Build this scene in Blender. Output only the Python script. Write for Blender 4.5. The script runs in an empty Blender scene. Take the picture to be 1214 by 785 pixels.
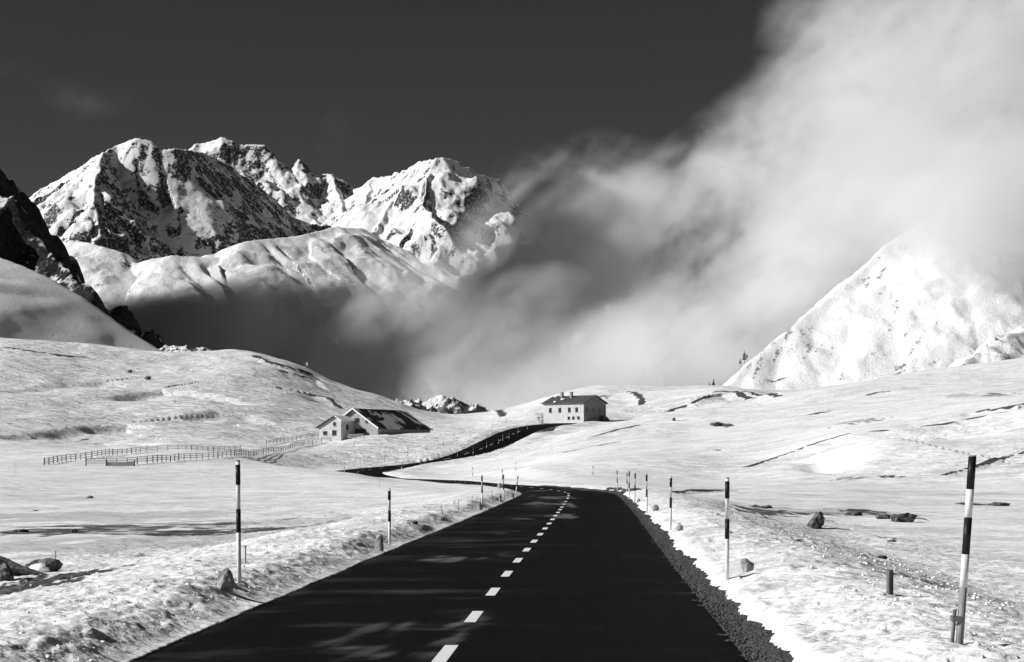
import bpy, bmesh, math, random
import numpy as np
from mathutils import Vector, Matrix
R = math.radians
random.seed(7)
C = bpy.context.scene.collection
scene = bpy.context.scene

# ------------------------------------------------------------------ camera, sun, sky
CAM_H, F, PXW, HOR, CX = 2.1, 2250.0, 1214.0, 550.0, 607.0
cam_d = bpy.data.cameras.new('camera')
cam = bpy.data.objects.new('camera', cam_d); C.objects.link(cam)
cam.location = (0, 0, CAM_H); cam.rotation_euler = (R(90), 0, 0)
cam_d.sensor_width = 36; cam_d.lens = 36*F/PXW
cam_d.shift_y = (HOR-392.5)/PXW
cam_d.clip_start = 0.5; cam_d.clip_end = 60000
scene.camera = cam

SUN_EL, SUN_AZ = R(30), (-1.0, -0.18)
_l = math.hypot(*SUN_AZ)
SUN = Vector((SUN_AZ[0]/_l*math.cos(SUN_EL), SUN_AZ[1]/_l*math.cos(SUN_EL), math.sin(SUN_EL)))
sd = bpy.data.lights.new('sun', 'SUN'); so = bpy.data.objects.new('sun', sd); C.objects.link(so)
sd.energy = 5.0; sd.angle = R(0.5); sd.color = (1, 1, 1)
so.rotation_euler = SUN.to_track_quat('Z', 'Y').to_euler()
w = bpy.data.worlds.new('World'); scene.world = w; w.use_nodes = True
nt = w.node_tree; nt.nodes.clear()
sky = nt.nodes.new('ShaderNodeTexSky'); sky.sky_type = 'NISHITA'; sky.sun_disc = False
sky.sun_elevation = SUN_EL
sky.sun_rotation = math.atan2(SUN.x, SUN.y)
sky.altitude = 2300; sky.air_density = 0.45; sky.dust_density = 0.05; sky.ozone_density = 3.0
sep = nt.nodes.new('ShaderNodeSeparateColor'); com = nt.nodes.new('ShaderNodeCombineColor')
bg = nt.nodes.new('ShaderNodeBackground'); out = nt.nodes.new('ShaderNodeOutputWorld')
nt.links.new(sky.outputs[0], sep.inputs[0])
for k in range(3): nt.links.new(sep.outputs[0], com.inputs[k])      # black and white film behind a red filter
nt.links.new(com.outputs[0], bg.inputs[0]); bg.inputs[1].default_value = 0.05
nt.links.new(bg.outputs[0], out.inputs[0])
vs = scene.view_settings
vs.view_transform = 'Standard'; vs.look = 'None'; vs.gamma = 1; vs.use_curve_mapping = False
vs.exposure = 0.16
scene.render.engine = 'CYCLES'
cy = scene.cycles
cy.use_denoising = True
try: cy.denoiser = 'OPENIMAGEDENOISE'
except Exception: pass
cy.max_bounces = 8; cy.diffuse_bounces = 4; cy.glossy_bounces = 2; cy.transparent_max_bounces = 8
cy.volume_bounces = 4
cy.use_adaptive_sampling = True; cy.adaptive_threshold = 0.02

# ------------------------------------------------------------------ numbers
def P(px, py, Y):                       # a point seen at photo pixel px, py at depth Y
    return Vector(((px-CX)/F*Y, Y, CAM_H+(HOR-py)/F*Y))
def sstep(a, b, x):
    t = np.clip((x-a)/(b-a), 0, 1); return t*t*(3-2*t)
def _hash(ix, iy, seed):
    h = (ix.astype(np.int64)*374761393 + iy.astype(np.int64)*668265263 + seed*974711) & 0x7fffffff
    h = ((h ^ (h >> 13))*1274126177) & 0x7fffffff
    return (h ^ (h >> 16)) & 0xffff
_ang = np.arange(65536)/65536*2*np.pi
_gc, _gs = np.cos(_ang).astype(np.float32), np.sin(_ang).astype(np.float32)
def perlin(x, y, seed=0):
    x = np.asarray(x, float); y = np.asarray(y, float)
    ix = np.floor(x); iy = np.floor(y); fx = (x-ix).astype(np.float32); fy = (y-iy).astype(np.float32)
    u = fx*fx*fx*(fx*(fx*6-15)+10); v = fy*fy*fy*(fy*(fy*6-15)+10)
    def g(dx, dy):
        h = _hash(ix+dx, iy+dy, seed); return _gc[h]*(fx-dx)+_gs[h]*(fy-dy)
    a = g(0, 0); b = g(1, 0); c = g(0, 1); d = g(1, 1)
    p = a+u*(b-a); q = c+u*(d-c)
    return (p+v*(q-p))*1.5
def fbm(x, y, n=5, seed=0, gain=.5, lac=2.03):
    s = 0; a = 1
    for k in range(n):
        s = s+a*perlin(x, y, seed+k*17); x = x*lac+3.1; y = y*lac+1.7; a *= gain
    return s
def ridged(x, y, n=5, seed=0, gain=.5, lac=2.07):
    s = 0; a = 1; wgt = 1
    for k in range(n):
        r = 1-np.abs(perlin(x, y, seed+k*13)); r = r*r*wgt
        s = s+a*r; wgt = np.clip(r*1.6, 0, 1); x = x*lac+5.2; y = y*lac+2.3; a *= gain
    return s

# ------------------------------------------------------------------ objects
def mesh_np(name, V, Fq, mat, smooth=True, attrs=None, parent=None):
    me = bpy.data.meshes.new(name)
    V = np.ascontiguousarray(V, np.float32); Fq = np.ascontiguousarray(Fq, np.int32)
    n = Fq.shape[1]
    me.vertices.add(len(V)); me.vertices.foreach_set('co', V.ravel())
    me.loops.add(Fq.size); me.loops.foreach_set('vertex_index', Fq.ravel())
    me.polygons.add(len(Fq))
    me.polygons.foreach_set('loop_start', np.arange(0, Fq.size, n, dtype=np.int32))
    if smooth: me.polygons.foreach_set('use_smooth', np.ones(len(Fq), bool))
    me.update(calc_edges=True)
    for k, a in (attrs or {}).items():
        at = me.attributes.new(k, 'FLOAT', 'POINT'); at.data.foreach_set('value', np.ascontiguousarray(a, np.float32).ravel())
    me.materials.append(mat)
    o = bpy.data.objects.new(name, me); C.objects.link(o)
    if parent: o.parent = parent
    return o
def grid_faces(nr, nc):
    i = np.arange(nr*nc).reshape(nr, nc)
    return np.stack([i[:-1, :-1], i[:-1, 1:], i[1:, 1:], i[1:, :-1]], -1).reshape(-1, 4)
def struct(o, kind='structure', label=None):
    o['kind'] = kind
    if label: o['label'] = label
    return o
def tag(o, label, cat, group=None):
    o['label'] = label; o['category'] = cat
    if group: o['group'] = group
    return o
def obj(name, bm, mat, parent=None, smooth=False):
    me = bpy.data.meshes.new(name); bmesh.ops.recalc_face_normals(bm, faces=bm.faces); bm.to_mesh(me); bm.free()
    if smooth: me.polygons.foreach_set('use_smooth', np.ones(len(me.polygons), bool))
    me.materials.append(mat)
    o = bpy.data.objects.new(name, me); C.objects.link(o)
    if parent: o.parent = parent
    return o
def empty(name, loc, rz=0):
    o = bpy.data.objects.new(name, None); C.objects.link(o); o.empty_display_size = .2
    o.location = loc; o.rotation_euler = (0, 0, rz); return o
def copy_tree(o, parent=None):
    c = o.copy(); C.objects.link(c)
    if parent: c.parent = parent
    for ch in [x for x in bpy.data.objects if x.parent == o]: copy_tree(ch, c)
    return c
def poly(bm, vs): return bm.faces.new([bm.verts.new(v) for v in vs])
def box(bm, c, s, rz=0, bev=0):
    m = Matrix.Translation(c) @ Matrix.Rotation(rz, 4, 'Z') @ Matrix.Diagonal((*s, 1))
    r = bmesh.ops.create_cube(bm, size=1, matrix=m)
    if bev:
        es = list({e for v in r['verts'] for e in v.link_edges})
        bmesh.ops.bevel(bm, geom=es, offset=bev, segments=1, affect='EDGES')
def tube(bm, p, q, r0, r1=None, n=10):
    p = Vector(p); q = Vector(q); d = q-p; r1 = r0 if r1 is None else r1
    m = Matrix.Translation((p+q)/2) @ d.to_track_quat('Z', 'Y').to_matrix().to_4x4()
    bmesh.ops.create_cone(bm, cap_ends=True, segments=n, radius1=r0, radius2=r1, depth=d.length, matrix=m)

# ------------------------------------------------------------------ materials
class NT:
    def __init__(s, name):
        s.m = bpy.data.materials.new(name); s.m.use_nodes = True; s.t = s.m.node_tree
        s.b = s.t.nodes['Principled BSDF']; s.o = s.t.nodes['Material Output']
    def n(s, typ, **kw):
        x = s.t.nodes.new('ShaderNode'+typ)
        for k, v in kw.items(): setattr(x, k, v)
        return x
    def l(s, a, b): s.t.links.new(a, b)
    def math(s, op, a, b=None, clamp=False):
        x = s.n('Math', operation=op, use_clamp=clamp)
        for i, v in enumerate((a, b)):
            if v is None: continue
            if isinstance(v, (int, float)): x.inputs[i].default_value = v
            else: s.l(v, x.inputs[i])
        return x.outputs[0]
    def coords(s, scale=(1, 1, 1), rot=(0, 0, 0), kind='Position'):
        if kind == 'Position': src = s.n('NewGeometry').outputs['Position']
        else: src = s.n('TexCoord').outputs[kind]
        mp = s.n('Mapping'); s.l(src, mp.inputs[0])
        mp.inputs['Scale'].default_value = scale; mp.inputs['Rotation'].default_value = rot
        return mp.outputs[0]
    def noise(s, co, scale, detail=4, rough=.5, dist=0):
        x = s.n('TexNoise'); s.l(co, x.inputs['Vector'])
        x.inputs['Scale'].default_value = scale; x.inputs['Detail'].default_value = detail
        x.inputs['Roughness'].default_value = rough; x.inputs['Distortion'].default_value = dist
        return x.outputs[0]
    def attr(s, name):
        x = s.n('Attribute', attribute_name=name); return x.outputs['Fac']
    def ramp(s, f, a, b):       # 0..1 between a and b
        x = s.n('MapRange', interpolation_type='SMOOTHSTEP'); s.l(f, x.inputs[0])
        x.inputs[1].default_value = a; x.inputs[2].default_value = b; return x.outputs[0]
    def mix(s, f, a, b):        # grey values
        x = s.n('Mix', data_type='RGBA')
        if isinstance(f, (int, float)): x.inputs['Factor'].default_value = f
        else: s.l(f, x.inputs['Factor'])
        for sock, v in ((x.inputs[6], a), (x.inputs[7], b)):
            if isinstance(v, (int, float)): sock.default_value = (v, v, v, 1)
            else: s.l(v, sock)
        return x.outputs[2]
    def bump(s, h, dist, strength=1.0, prev=None):
        x = s.n('Bump'); s.l(h, x.inputs['Height']); x.inputs['Distance'].default_value = dist
        if isinstance(strength, (int, float)): x.inputs['Strength'].default_value = strength
        else: s.l(strength, x.inputs['Strength'])
        if prev is not None: s.l(prev, x.inputs['Normal'])
        return x.outputs[0]
    def fin(s, col=None, rough=.8, normal=None, spec=.2):
        if col is not None:
            if isinstance(col, (int, float)): s.b.inputs['Base Color'].default_value = (col, col, col, 1)
            else: s.l(col, s.b.inputs['Base Color'])
        if isinstance(rough, (int, float)): s.b.inputs['Roughness'].default_value = rough
        else: s.l(rough, s.b.inputs['Roughness'])
        s.b.inputs['Specular IOR Level'].default_value = spec
        if normal is not None: s.l(normal, s.b.inputs['Normal'])
        return s.m
# ------------------------------------------------------------------ the lie of the land
cp = []                                  # control points: lateral px, log depth, rise per metre of depth
def K(px, Y, z=None, py=None):
    if z is None: z = CAM_H+(HOR-py)/F*Y
    cp.append(((px-CX)/250.0, math.log(Y)/0.3, z/Y))
for px in (-900, -200, 607, 1400, 2100):
    K(px, 6, 0)
    K(px, 14, 0)
for px, z in ((-300, -.2), (150, -.05), (607, 0), (1000, -.05), (1300, -.3)): K(px, 22, z)
for px, z in ((-500, -.4), (0, -.4), (300, -.3), (607, 0), (880, -.15), (1050, -.6), (1214, -1.0), (1600, -1.1)): K(px, 40, z)
for px, z in ((-500, -.9), (0, -.9), (300, -.8), (500, -.5), (640, 0), (780, -.2), (900, -.8), (1000, -1.0), (1300, -1.1), (1700, -1)): K(px, 75, z)
for px, z in ((-400, -.9), (0, -.9), (300, -.8), (500, -.5), (660, 0), (780, -.5), (1000, -.9), (1300, -.8), (1600, -.5)): K(px, 125, z)
for px, py in ((-300, 572), (0, 573), (200, 577), (430, 574), (540, 573), (640, 571), (703, 571), (850, 579), (1000, 579), (1214, 577), (1500, 570)): K(px, 200, py=py)
for px, py, Y in (
    (385, 561, 290), (330, 571, 265), (440, 569, 250), (250, 572, 260), (520, 570, 260), (600, 566, 270), (700, 558, 270), (850, 565, 270),
    (430, 561, 400), (520, 561, 360), (600, 558, 370), (470, 553, 482), (540, 541, 500), (585, 524, 538), (640, 505, 590),
    (52, 550.5, 340), (125, 551, 335), (200, 547.5, 365), (277, 542, 410), (337, 536, 495), (380, 527, 545), (431, 521, 540), (-200, 549, 340),
    (116, 541, 385), (150, 537, 410), (217, 534, 445), (285, 532, 490), (354, 520, 560),
    (380, 517, 575), (440, 517, 550), (505, 515, 560), (545, 512, 600), (590, 500, 640), (610, 496, 660),
    (0, 543, 390), (-250, 542, 390), (100, 531, 480), (0, 525, 470), (0, 490, 560), (100, 485, 600), (200, 478, 640), (280, 480, 640), (330, 488, 640), (400, 497, 650), (470, 499, 670), (-250, 480, 560),
    (-250, 440, 700), (0, 440, 720), (100, 445, 740), (200, 447, 760), (300, 445, 760), (400, 472, 760), (460, 486, 760),
    (-250, 395, 850), (0, 403, 870), (60, 408, 870), (130, 414, 870), (200, 420, 870), (250, 419, 870), (300, 418, 860), (340, 430, 850), (400, 455, 840), (450, 471, 830), (500, 488, 820), (530, 495, 800), (560, 496, 800),
    (-250, 402, 1000), (0, 411, 1010), (130, 424, 1010), (200, 430, 1010), (300, 430, 1010), (400, 468, 1010), (500, 497, 1000), (560, 502, 1000),
    (700, 536, 370), (700, 512, 500), (690, 501, 590), (694, 499, 617), (672, 494.5, 622), (650, 488.5, 632), (760, 500, 560), (800, 520, 420), (760, 545, 300), (850, 548, 300), (850, 515, 420),
    (610, 491, 780), (640, 479, 850), (680, 465, 900), (720, 459, 920), (760, 459, 920), (800, 460, 900), (850, 457, 900), (740, 494, 660), (800, 489, 650),
    (780, 491, 610), (830, 470, 680), (860, 462, 700), (900, 464, 700), (935, 470, 690), (850, 487, 590), (930, 481, 540),
    (640, 490, 1050), (720, 470, 1080), (850, 470, 1080),
    (1000, 573, 235), (1100, 570, 235), (1214, 566, 230), (1000, 548, 262), (1000, 520, 290), (930, 556, 270), (930, 532, 310), (1100, 515, 285), (1214, 490, 285), (1214, 534, 255), (1100, 550, 255),
    (1000, 498, 380), (1214, 470, 400), (1100, 482, 390), (1000, 477, 500), (1100, 457, 540), (1214, 444, 540), (1500, 420, 540),
    (940, 463, 640), (1000, 456, 660), (1080, 441, 680), (1150, 433, 690), (1214, 425, 690), (1500, 395, 690), (870, 461, 780),
    (950, 473, 900), (1080, 452, 900), (1214, 437, 900), (1500, 410, 900)): K(px, Y, py=py)
for px in (-900, 0, 300, 607, 900, 1300, 2100):
    K(px, 1700, py=520 if px < 1300 else 480); K(px, 2600, py=545)
cp = np.array(cp)
def _tps(d2):
    return np.where(d2 > 1e-12, d2*np.log(np.maximum(d2, 1e-12)), 0)
_n = len(cp)
_A = np.zeros((_n+3, _n+3)); _d = cp[:, None, :2]-cp[None, :, :2]
_A[:_n, :_n] = _tps((_d**2).sum(-1))+np.eye(_n)*1e-3
_A[:_n, _n] = 1; _A[:_n, _n+1:] = cp[:, :2]; _A[_n:, :_n] = _A[:_n, _n:].T
_wt = np.linalg.solve(_A, np.concatenate([cp[:, 2], np.zeros(3)]))
def base_z(x, y):
    x = np.asarray(x, float).ravel(); y = np.asarray(y, float).ravel(); o = np.empty(len(x))
    for i in range(0, len(x), 60000):
        yy = np.maximum(y[i:i+60000], 5.0)
        u = np.clip(x[i:i+60000]/yy*F, -1600, 1600)/250.0; v = np.log(yy)/.3
        s = _wt[_n]+_wt[_n+1]*u+_wt[_n+2]*v
        D = (u[:, None]-cp[None, :, 0])**2+(v[:, None]-cp[None, :, 1])**2
        o[i:i+60000] = (s+_tps(D) @ _wt[:_n])*yy
    return o
# ------------------------------------------------------------------ road line
rp = [(-2.55, -20, 0), (-1.66, 0, 0), (-.78, 20, 0), (.07, 40, 0), (1.0, 60, 0), (1.9, 80, 0), (2.75, 100, 0), (3.55, 120, 0), (4.05, 138, -.03),
      (3.7, 156, -.1), (2.5, 175, -.15), (-.3, 203, -.25), (-4.5, 240, -.4), (-10.5, 295, -.5), (-18, 340, -.65), (-26.5, 385, -.75),
      (-33.5, 420, -.3), (-36.0, 447, .35), (-33.0, 472, 1.0)] + [tuple(P(*q)) for q in
      ((500, 549.5, 489), (540, 541.5, 500), (572, 531.5, 515), (597, 520, 537), (617, 511, 562), (641, 505, 592), (675, 501.5, 620), (720, 500, 640))]
rp = np.array(rp)
def catmull(p, step=1.0):
    o = []
    for i in range(1, len(p)-2):
        n = max(2, int(np.linalg.norm(p[i+1]-p[i])/step))
        for k in range(n):
            t = k/n
            o.append(.5*((2*p[i])+(-p[i-1]+p[i+1])*t+(2*p[i-1]-5*p[i]+4*p[i+1]-p[i+2])*t*t+(-p[i-1]+3*p[i]-3*p[i+1]+p[i+2])*t**3))
    return np.array(o)
road = catmull(np.vstack([2*rp[0]-rp[1], rp]), .8)
rt = np.gradient(road[:, :2], axis=0); rt /= np.linalg.norm(rt, axis=1)[:, None]
rn = np.stack([rt[:, 1], -rt[:, 0]], 1)                 # to the right of travel
rs = np.concatenate([[0], np.cumsum(np.linalg.norm(np.diff(road[:, :2], axis=0), axis=1))])
HALF = 3.3
def half_w(Y): return HALF + 2.4*sstep(365, 420, Y)*(1-sstep(468, 500, Y))+2.0*sstep(485, 525, Y)     # the hairpin is wider
def near_road(x, y):
    t = np.full(len(x), 1e3); z = np.zeros(len(x)); s = np.zeros(len(x)); hw = np.full(len(x), HALF)
    m = np.where((y < 680) & (y > -25) & (np.abs(x+5) < 75))[0]
    for i in range(0, len(m), 8000):
        k = m[i:i+8000]
        d = (x[k, None]-road[None, :, 0])**2+(y[k, None]-road[None, :, 1])**2
        j = d.argmin(1)
        t[k] = (x[k]-road[j, 0])*rn[j, 0]+(y[k]-road[j, 1])*rn[j, 1]
        far = np.sqrt(d.min(1)); t[k] = np.where(far > np.abs(t[k])+.6, np.sign(t[k]+1e-9)*far, t[k])
        z[k] = road[j, 2]; s[k] = rs[j]; hw[k] = half_w(road[j, 1])
    return t, z, s, hw
ledges = []                               # (world polyline, drop, reach, bare width)
def ground_z(x, y, detail=True, want_bare=False):
    x = np.asarray(x, float).ravel(); y = np.asarray(y, float).ravel()
    r = np.hypot(x, y)
    z = base_z(x, y); bare = np.zeros(len(x))
    z = z*(1-sstep(1500, 2600, r))
    t, rz, s, hw = near_road(x, y)
    a = np.abs(t); e = a-hw                                  # metres out from the asphalt edge
    left = t < 0
    jag = .10*fbm(s*1.3, left*9.0, 4, 5)+.16*perlin(s*.35, left*5.0, 6)
    nearY = 1-sstep(120, 260, y)
    # left bank: a ploughed wall of snow; right: a strip of gravel, then a low cut bank
    pl = -.10+(.36+.07*perlin(s*.22, s*0+2, 8))*(.22*sstep(-.05, .06, e+jag*.35)+.78*sstep(-.05, 1.15, e+jag*.6))-.28*sstep(1.8, 6, e)
    vw = .22+jag*.9
    pr = -.12+(.30+.1*perlin(s*.3, s*0+4, 9))*sstep(vw-.04, vw+.5, e)+.16*sstep(vw+.3, vw+1.8, e)-.34*sstep(2.0, 6, e)
    far_b = -.1+.4*sstep(-.05, 4.0, e)-.3*sstep(2, 8, e)
    prof = np.where(left, pl, pr)*nearY+far_b*(1-nearY)
    blend = sstep(2.5, 8+.012*y+10*sstep(360, 420, y), e)
    z = np.where(e < 40, (rz+prof)*(1-blend)+z*blend, z)
    z = np.where(e < -.12, rz-.12, z)                         # under the asphalt
    for pts, drop, reach, bw, soft in ledges:
        lo, hi = pts.min(0)-reach*4, pts.max(0)+reach*4
        k = np.where((x > lo[0]) & (x < hi[0]) & (y > lo[1]) & (y < hi[1]))[0]
        if not len(k): continue
        best = np.full(len(k), 1e9); sg = np.zeros(len(k)); tt = np.zeros(len(k))
        L = np.concatenate([[0], np.cumsum(np.linalg.norm(np.diff(pts, axis=0), axis=1))])
        for i in range(len(pts)-1):
            p, q = pts[i], pts[i+1]; dv = q-p; ll = dv @ dv
            u = ((x[k]-p[0])*dv[0]+(y[k]-p[1])*dv[1])/ll; uc = np.clip(u, 0, 1)
            dx, dy = x[k]-p[0]-uc*dv[0], y[k]-p[1]-uc*dv[1]; d = np.hypot(dx, dy)
            up = d < best; best = np.where(up, d, best); cr = dv[0]*(y[k]-p[1])-dv[1]*(x[k]-p[0])
            sg = np.where(up, np.sign(cr), sg); tt = np.where(up, L[i]+uc*math.sqrt(ll), tt)
        wob = 1+.5*perlin(x[k]/reach*.9, y[k]/reach*.9, 31)
        fade = sstep(0, .12, tt/L[-1])*(1-sstep(.88, 1, tt/L[-1]))
        d = best*np.where(sg < 0, 1, -1)                       # positive on the near side (right of left-to-right lines)
        dz = np.where(d > 0, np.exp(-d/reach)*sstep(0, max(.35, bw*1.2, reach*soft, .011*float(np.hypot(*pts.mean(0)))), d), 0)*drop*fade*wob
        z[k] -= dz
        if bw > 0:
            bare[k] = np.maximum(bare[k], fade*(1-sstep(bw*.4, bw*1.3, np.abs(d-bw*.6)/np.clip(wob+.6*fbm(x[k]*2.2/reach, y[k]*1.1/reach, 3, 3), .3, 2))))
    hol = np.exp(-((x-44.5)/3.4)**2-((y-268)/11)**2); mnd = np.exp(-((x-56)/10)**2-((y-270)/15)**2)
    z = z+1.7*mnd-2.6*hol
    if detail:
        amp = sstep(0.05, .6, e)
        dn = np.zeros(len(x))
        for lam, A, sd_ in ((.11, .012, 1), (.24, .028, 2), (.6, .03, 3), (1.5, .034, 4), (4, .12, 5), (11, .36, 6), (30, 1.0, 7), (80, 2.0, 8)):
            gate = sstep(.5, 1.3, lam/(.009*r+.01)); far = 1.0 if lam < 3 else sstep(lam*4, lam*14, r)*(1+.9*sstep(450, 620, y)*sstep(120, 40, x))
            if lam >= 10: far = far*sstep(180, 420, y)
            k = np.where(gate*far > 0.01)[0]
            if not len(k): continue
            n_ = perlin(x[k]/lam+.37*perlin(x[k]/lam*.7, y[k]/lam*.7, 60+sd_), y[k]/(lam*1.35)+7*sd_, 40+sd_)
            if lam < 1: n_ = np.abs(n_)*1.3-.3
            dn[k] += A*n_*(gate*far)[k]
        # churned lumps beside the road, smooth crust farther out
        lump = (1-sstep(9, 16, e))*(1-sstep(90, 160, y))
        k = np.where((lump > .01) & (r < 130))[0]
        cl = np.zeros(len(x))
        cl[k] = .04*np.clip(perlin(x[k]/.22, y[k]/.3, 71)-.05, 0, 1)+.045*np.clip(perlin(x[k]/.45, y[k]/.55, 72)-.12, 0, 1)+.032*perlin(x[k]/1.1, y[k]/1.3, 73)
        dn = dn*(.6+.4*lump)+cl*lump*np.where(left, 1.0, .85)
        z = z+dn*amp
    if want_bare: return z, bare, t, e, y
    return z
def drop(px, py, y0=9.0, y1=1400.0, detail=False):           # where the sight line through a photo pixel meets the ground
    Y = np.geomspace(y0, y1, 3000); x = (px-CX)/F*Y; zr = CAM_H+(HOR-py)/F*Y
    g = ground_z(x, Y, detail); k = np.where(g >= zr)[0]
    if not len(k): return P(px, py, y1)
    k = k[0]
    if k:
        f0, f1 = zr[k-1]-g[k-1], zr[k]-g[k]; u = f0/(f0-f1); Yh = Y[k-1]+u*(Y[k]-Y[k-1])
    else: Yh = Y[0]
    return P(px, py, Yh)
def on_ground(x, y): return float(ground_z([x], [y], True)[0])
def ledge(pix, dropm, reach, bw, soft=.05):
    pts = np.array([(P(*q) if len(q) == 3 else drop(*q))[:2] for q in pix]); md = float(np.hypot(*pts.mean(0)))
    return (pts, dropm, reach, max(bw, .0021*md) if bw else 0, soft)
new = [ledge(*q) for q in (
    (((870, 553, 282), (900, 546, 291), (925, 540, 294), (945, 533, 296), (968, 522, 298), (988, 516, 298), (1010, 516, 297), (1040, 516, 296), (1090, 511, 295), (1130, 505, 295), (1170, 498, 295), (1225, 489, 296)), 4.0, 14, .5, .75),
    (((1105, 563, 240), (1130, 556, 244), (1155, 551, 247), (1180, 546, 251), (1222, 537, 256)), .7, 5, .6),
    (((928, 497), (950, 491), (970, 487), (992, 485)), .9, 6, .9),
    (((1138, 492), (1165, 487), (1195, 483), (1220, 477)), .8, 6, .7),
    (((660, 538), (690, 533), (710, 529), (738, 523)), .8, 5, .6),
    (((690, 519), (720, 512), (760, 505)), .5, 6, .25),
    (((716, 577), (760, 579.5), (820, 580), (875, 580)), .5, 3, .5),
    (((1020, 470), (1040, 466), (1062, 464)), .5, 4, .4),
    (((930, 470), (900, 467), (880, 462))[::-1], 1.5, 8, .5),
    (((780, 489), (800, 484), (818, 478), (832, 471), (845, 466)), 2.6, 9, .8),
    (((830, 467), (850, 463), (872, 462), (884, 466), (900, 471)), 2.4, 8, .8),
    (((300, 421), (318, 428), (335, 433), (352, 438), (372, 444)), 4.5, 9, 1.5),
    (((325, 438), (345, 443), (360, 447), (376, 452)), 3.5, 8, 1.3),
    (((366, 463), (380, 467), (395, 475), (410, 484)), 2.6, 9, .9),
    (((745, 462), (757, 466), (765, 473), (762, 480)), 2.0, 8, .6),
    (((0, 410), (30, 414), (70, 419), (110, 420)), 1.4, 9, .5),
    (((118, 519), (145, 521), (175, 523), (210, 527)), 1.6, 10, 0),
    (((80, 485), (100, 487), (125, 488), (160, 488)), 1.2, 8, 0),
    (((580, 489), (600, 491), (620, 491)), .6, 5, .5),
    (((-30, 517), (40, 511), (100, 503), (150, 500), (205, 508)), 2.6, 14, 0, .45),
    (((110, 472), (190, 463), (260, 468), (320, 484)), 3.0, 14, 0, .5),
    (((-20, 463), (60, 455), (120, 453), (170, 460)), 2.2, 10, 0, .4),
    (((200, 497), (250, 488), (300, 492), (345, 505)), 2.4, 12, 0, .5),
    (((60, 430), (130, 432), (200, 437), (260, 434)), 2.0, 9, 0, .4),
)]
ledges.extend(new)

# ------------------------------------------------------------------ dark patches, most of them bare ground and dirt, as world ellipses
patches = []
def patch(px, py, wpx, hpx, s=1.0):
    c = drop(px, py); e_ = drop(px, py-hpx/2); f_ = drop(px, py+hpx/2)
    patches.append((c.x, c.y, wpx/2/F*c.y, max(.15, abs(e_.y-f_.y)/2), s))
for q in ((120, 628, 330, 12, .72), (330, 627, 330, 9, .68), (60, 631, 240, 5, .8), (250, 632, 240, 4.5, .8), (200, 622, 420, 5, .6), (420, 627, 120, 3, .5),
          (15, 699, 130, 34, 1.3), (58, 697, 50, 10, 1.3), (900, 606, 120, 9, .72), (1000, 609, 120, 5, .6), (870, 604, 60, 5, .6), (1062, 612, 40, 9, .9), (1020, 606, 60, 5, .8), (900, 601, 30, 3, .9),  # first two: dark patch in front of the left outcrop
          (1165, 598, 40, 4, .9), (1130, 637, 30, 2, .8), (1050, 640, 20, 3, .9), (1045, 660, 16, 3, .8), (950, 645, 18, 3, .8), (1100, 690, 90, 5, .55), (1010, 552+15, 60, 4, .6), (1055, 565, 40, 4, .8),
          (860, 503, 18, 5, .9), (850, 533, 12, 3, .8), (330, 460, 10, 3, .9), (100, 520, 12, 3, .9), (40, 520, 10, 3, .7), (155, 438, 8, 3, .9), (175, 452, 9, 3, .9),
          (700, 520, 50, 3, .5), (640, 512, 40, 4, .5), (650, 490, 40, 3, .6), (715, 470, 30, 3, .6), (1185, 468, 50, 5, .6), (1140, 470, 60, 5, .5), (1020, 500, 60, 6, .6),
          (590, 605, 30, 2, .5), (40, 605, 8, 2, .9), (90, 629, 8, 3, .95), (490, 623, 14, 4, .95), (160, 585, 200, 3, .35), (260, 600, 220, 3, .35)): patch(*q)

# ------------------------------------------------------------------ materials
def snow_mat():
    n = NT('snow')
    co = n.coords(); cw = n.coords((.5, 1, 1), (0, 0, R(35)))
    big = n.noise(co, .02, 3); mid = n.noise(cw, .22, 5, .6); wind = n.noise(cw, 1.3, 5, .62, .4); fine = n.noise(co, 9, 5, .7)
    sp = n.noise(co, 2.6, 6, .65); tex = n.noise(cw, .6, 6, .7)
    bare = n.attr('bare')
    edge = n.math('ADD', n.math('MULTIPLY', n.math('SUBTRACT', tex, .5), 1.5), n.math('ADD', bare, n.math('MULTIPLY', n.math('SUBTRACT', fine, .5), .5)))
    f = n.ramp(edge, .42, .72)
    soil = n.mix(n.ramp(sp, .3, .7), .03, .12)
    # thin crust lets the ground through in faint streaks
    crust = n.mix(n.ramp(n.math('ADD', wind, n.math('MULTIPLY', mid, 1.1)), .9, 1.35), .87, .62)
    ice = n.attr('ice'); crust = n.mix(n.math('MULTIPLY', ice, n.ramp(n.math('ADD', ice, n.math('SUBTRACT', mid, .5)), .25, .6)), crust, n.mix(wind, .40, .60))
    col = n.mix(f, crust, soil)
    ro = n.attr('rough')
    m2 = n.noise(n.coords((.6, 1, 1), (0, 0, R(-28))), .5, 6, .68, .6)
    b1 = n.bump(big, 9, .3); b2 = n.bump(mid, 3.2, n.math('ADD', .22, n.math('MULTIPLY', ro, .8)), b1); b2 = n.bump(m2, 1.7, n.math('ADD', .10, n.math('MULTIPLY', ro, .5)), b2)
    b3 = n.bump(wind, .42, .55, b2); b4 = n.bump(fine, .04, .55, b3)
    n.b.inputs['Subsurface Weight'].default_value = 0
    return n.fin(col, .75, b4, .15)
M_SNOW = snow_mat()
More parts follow.
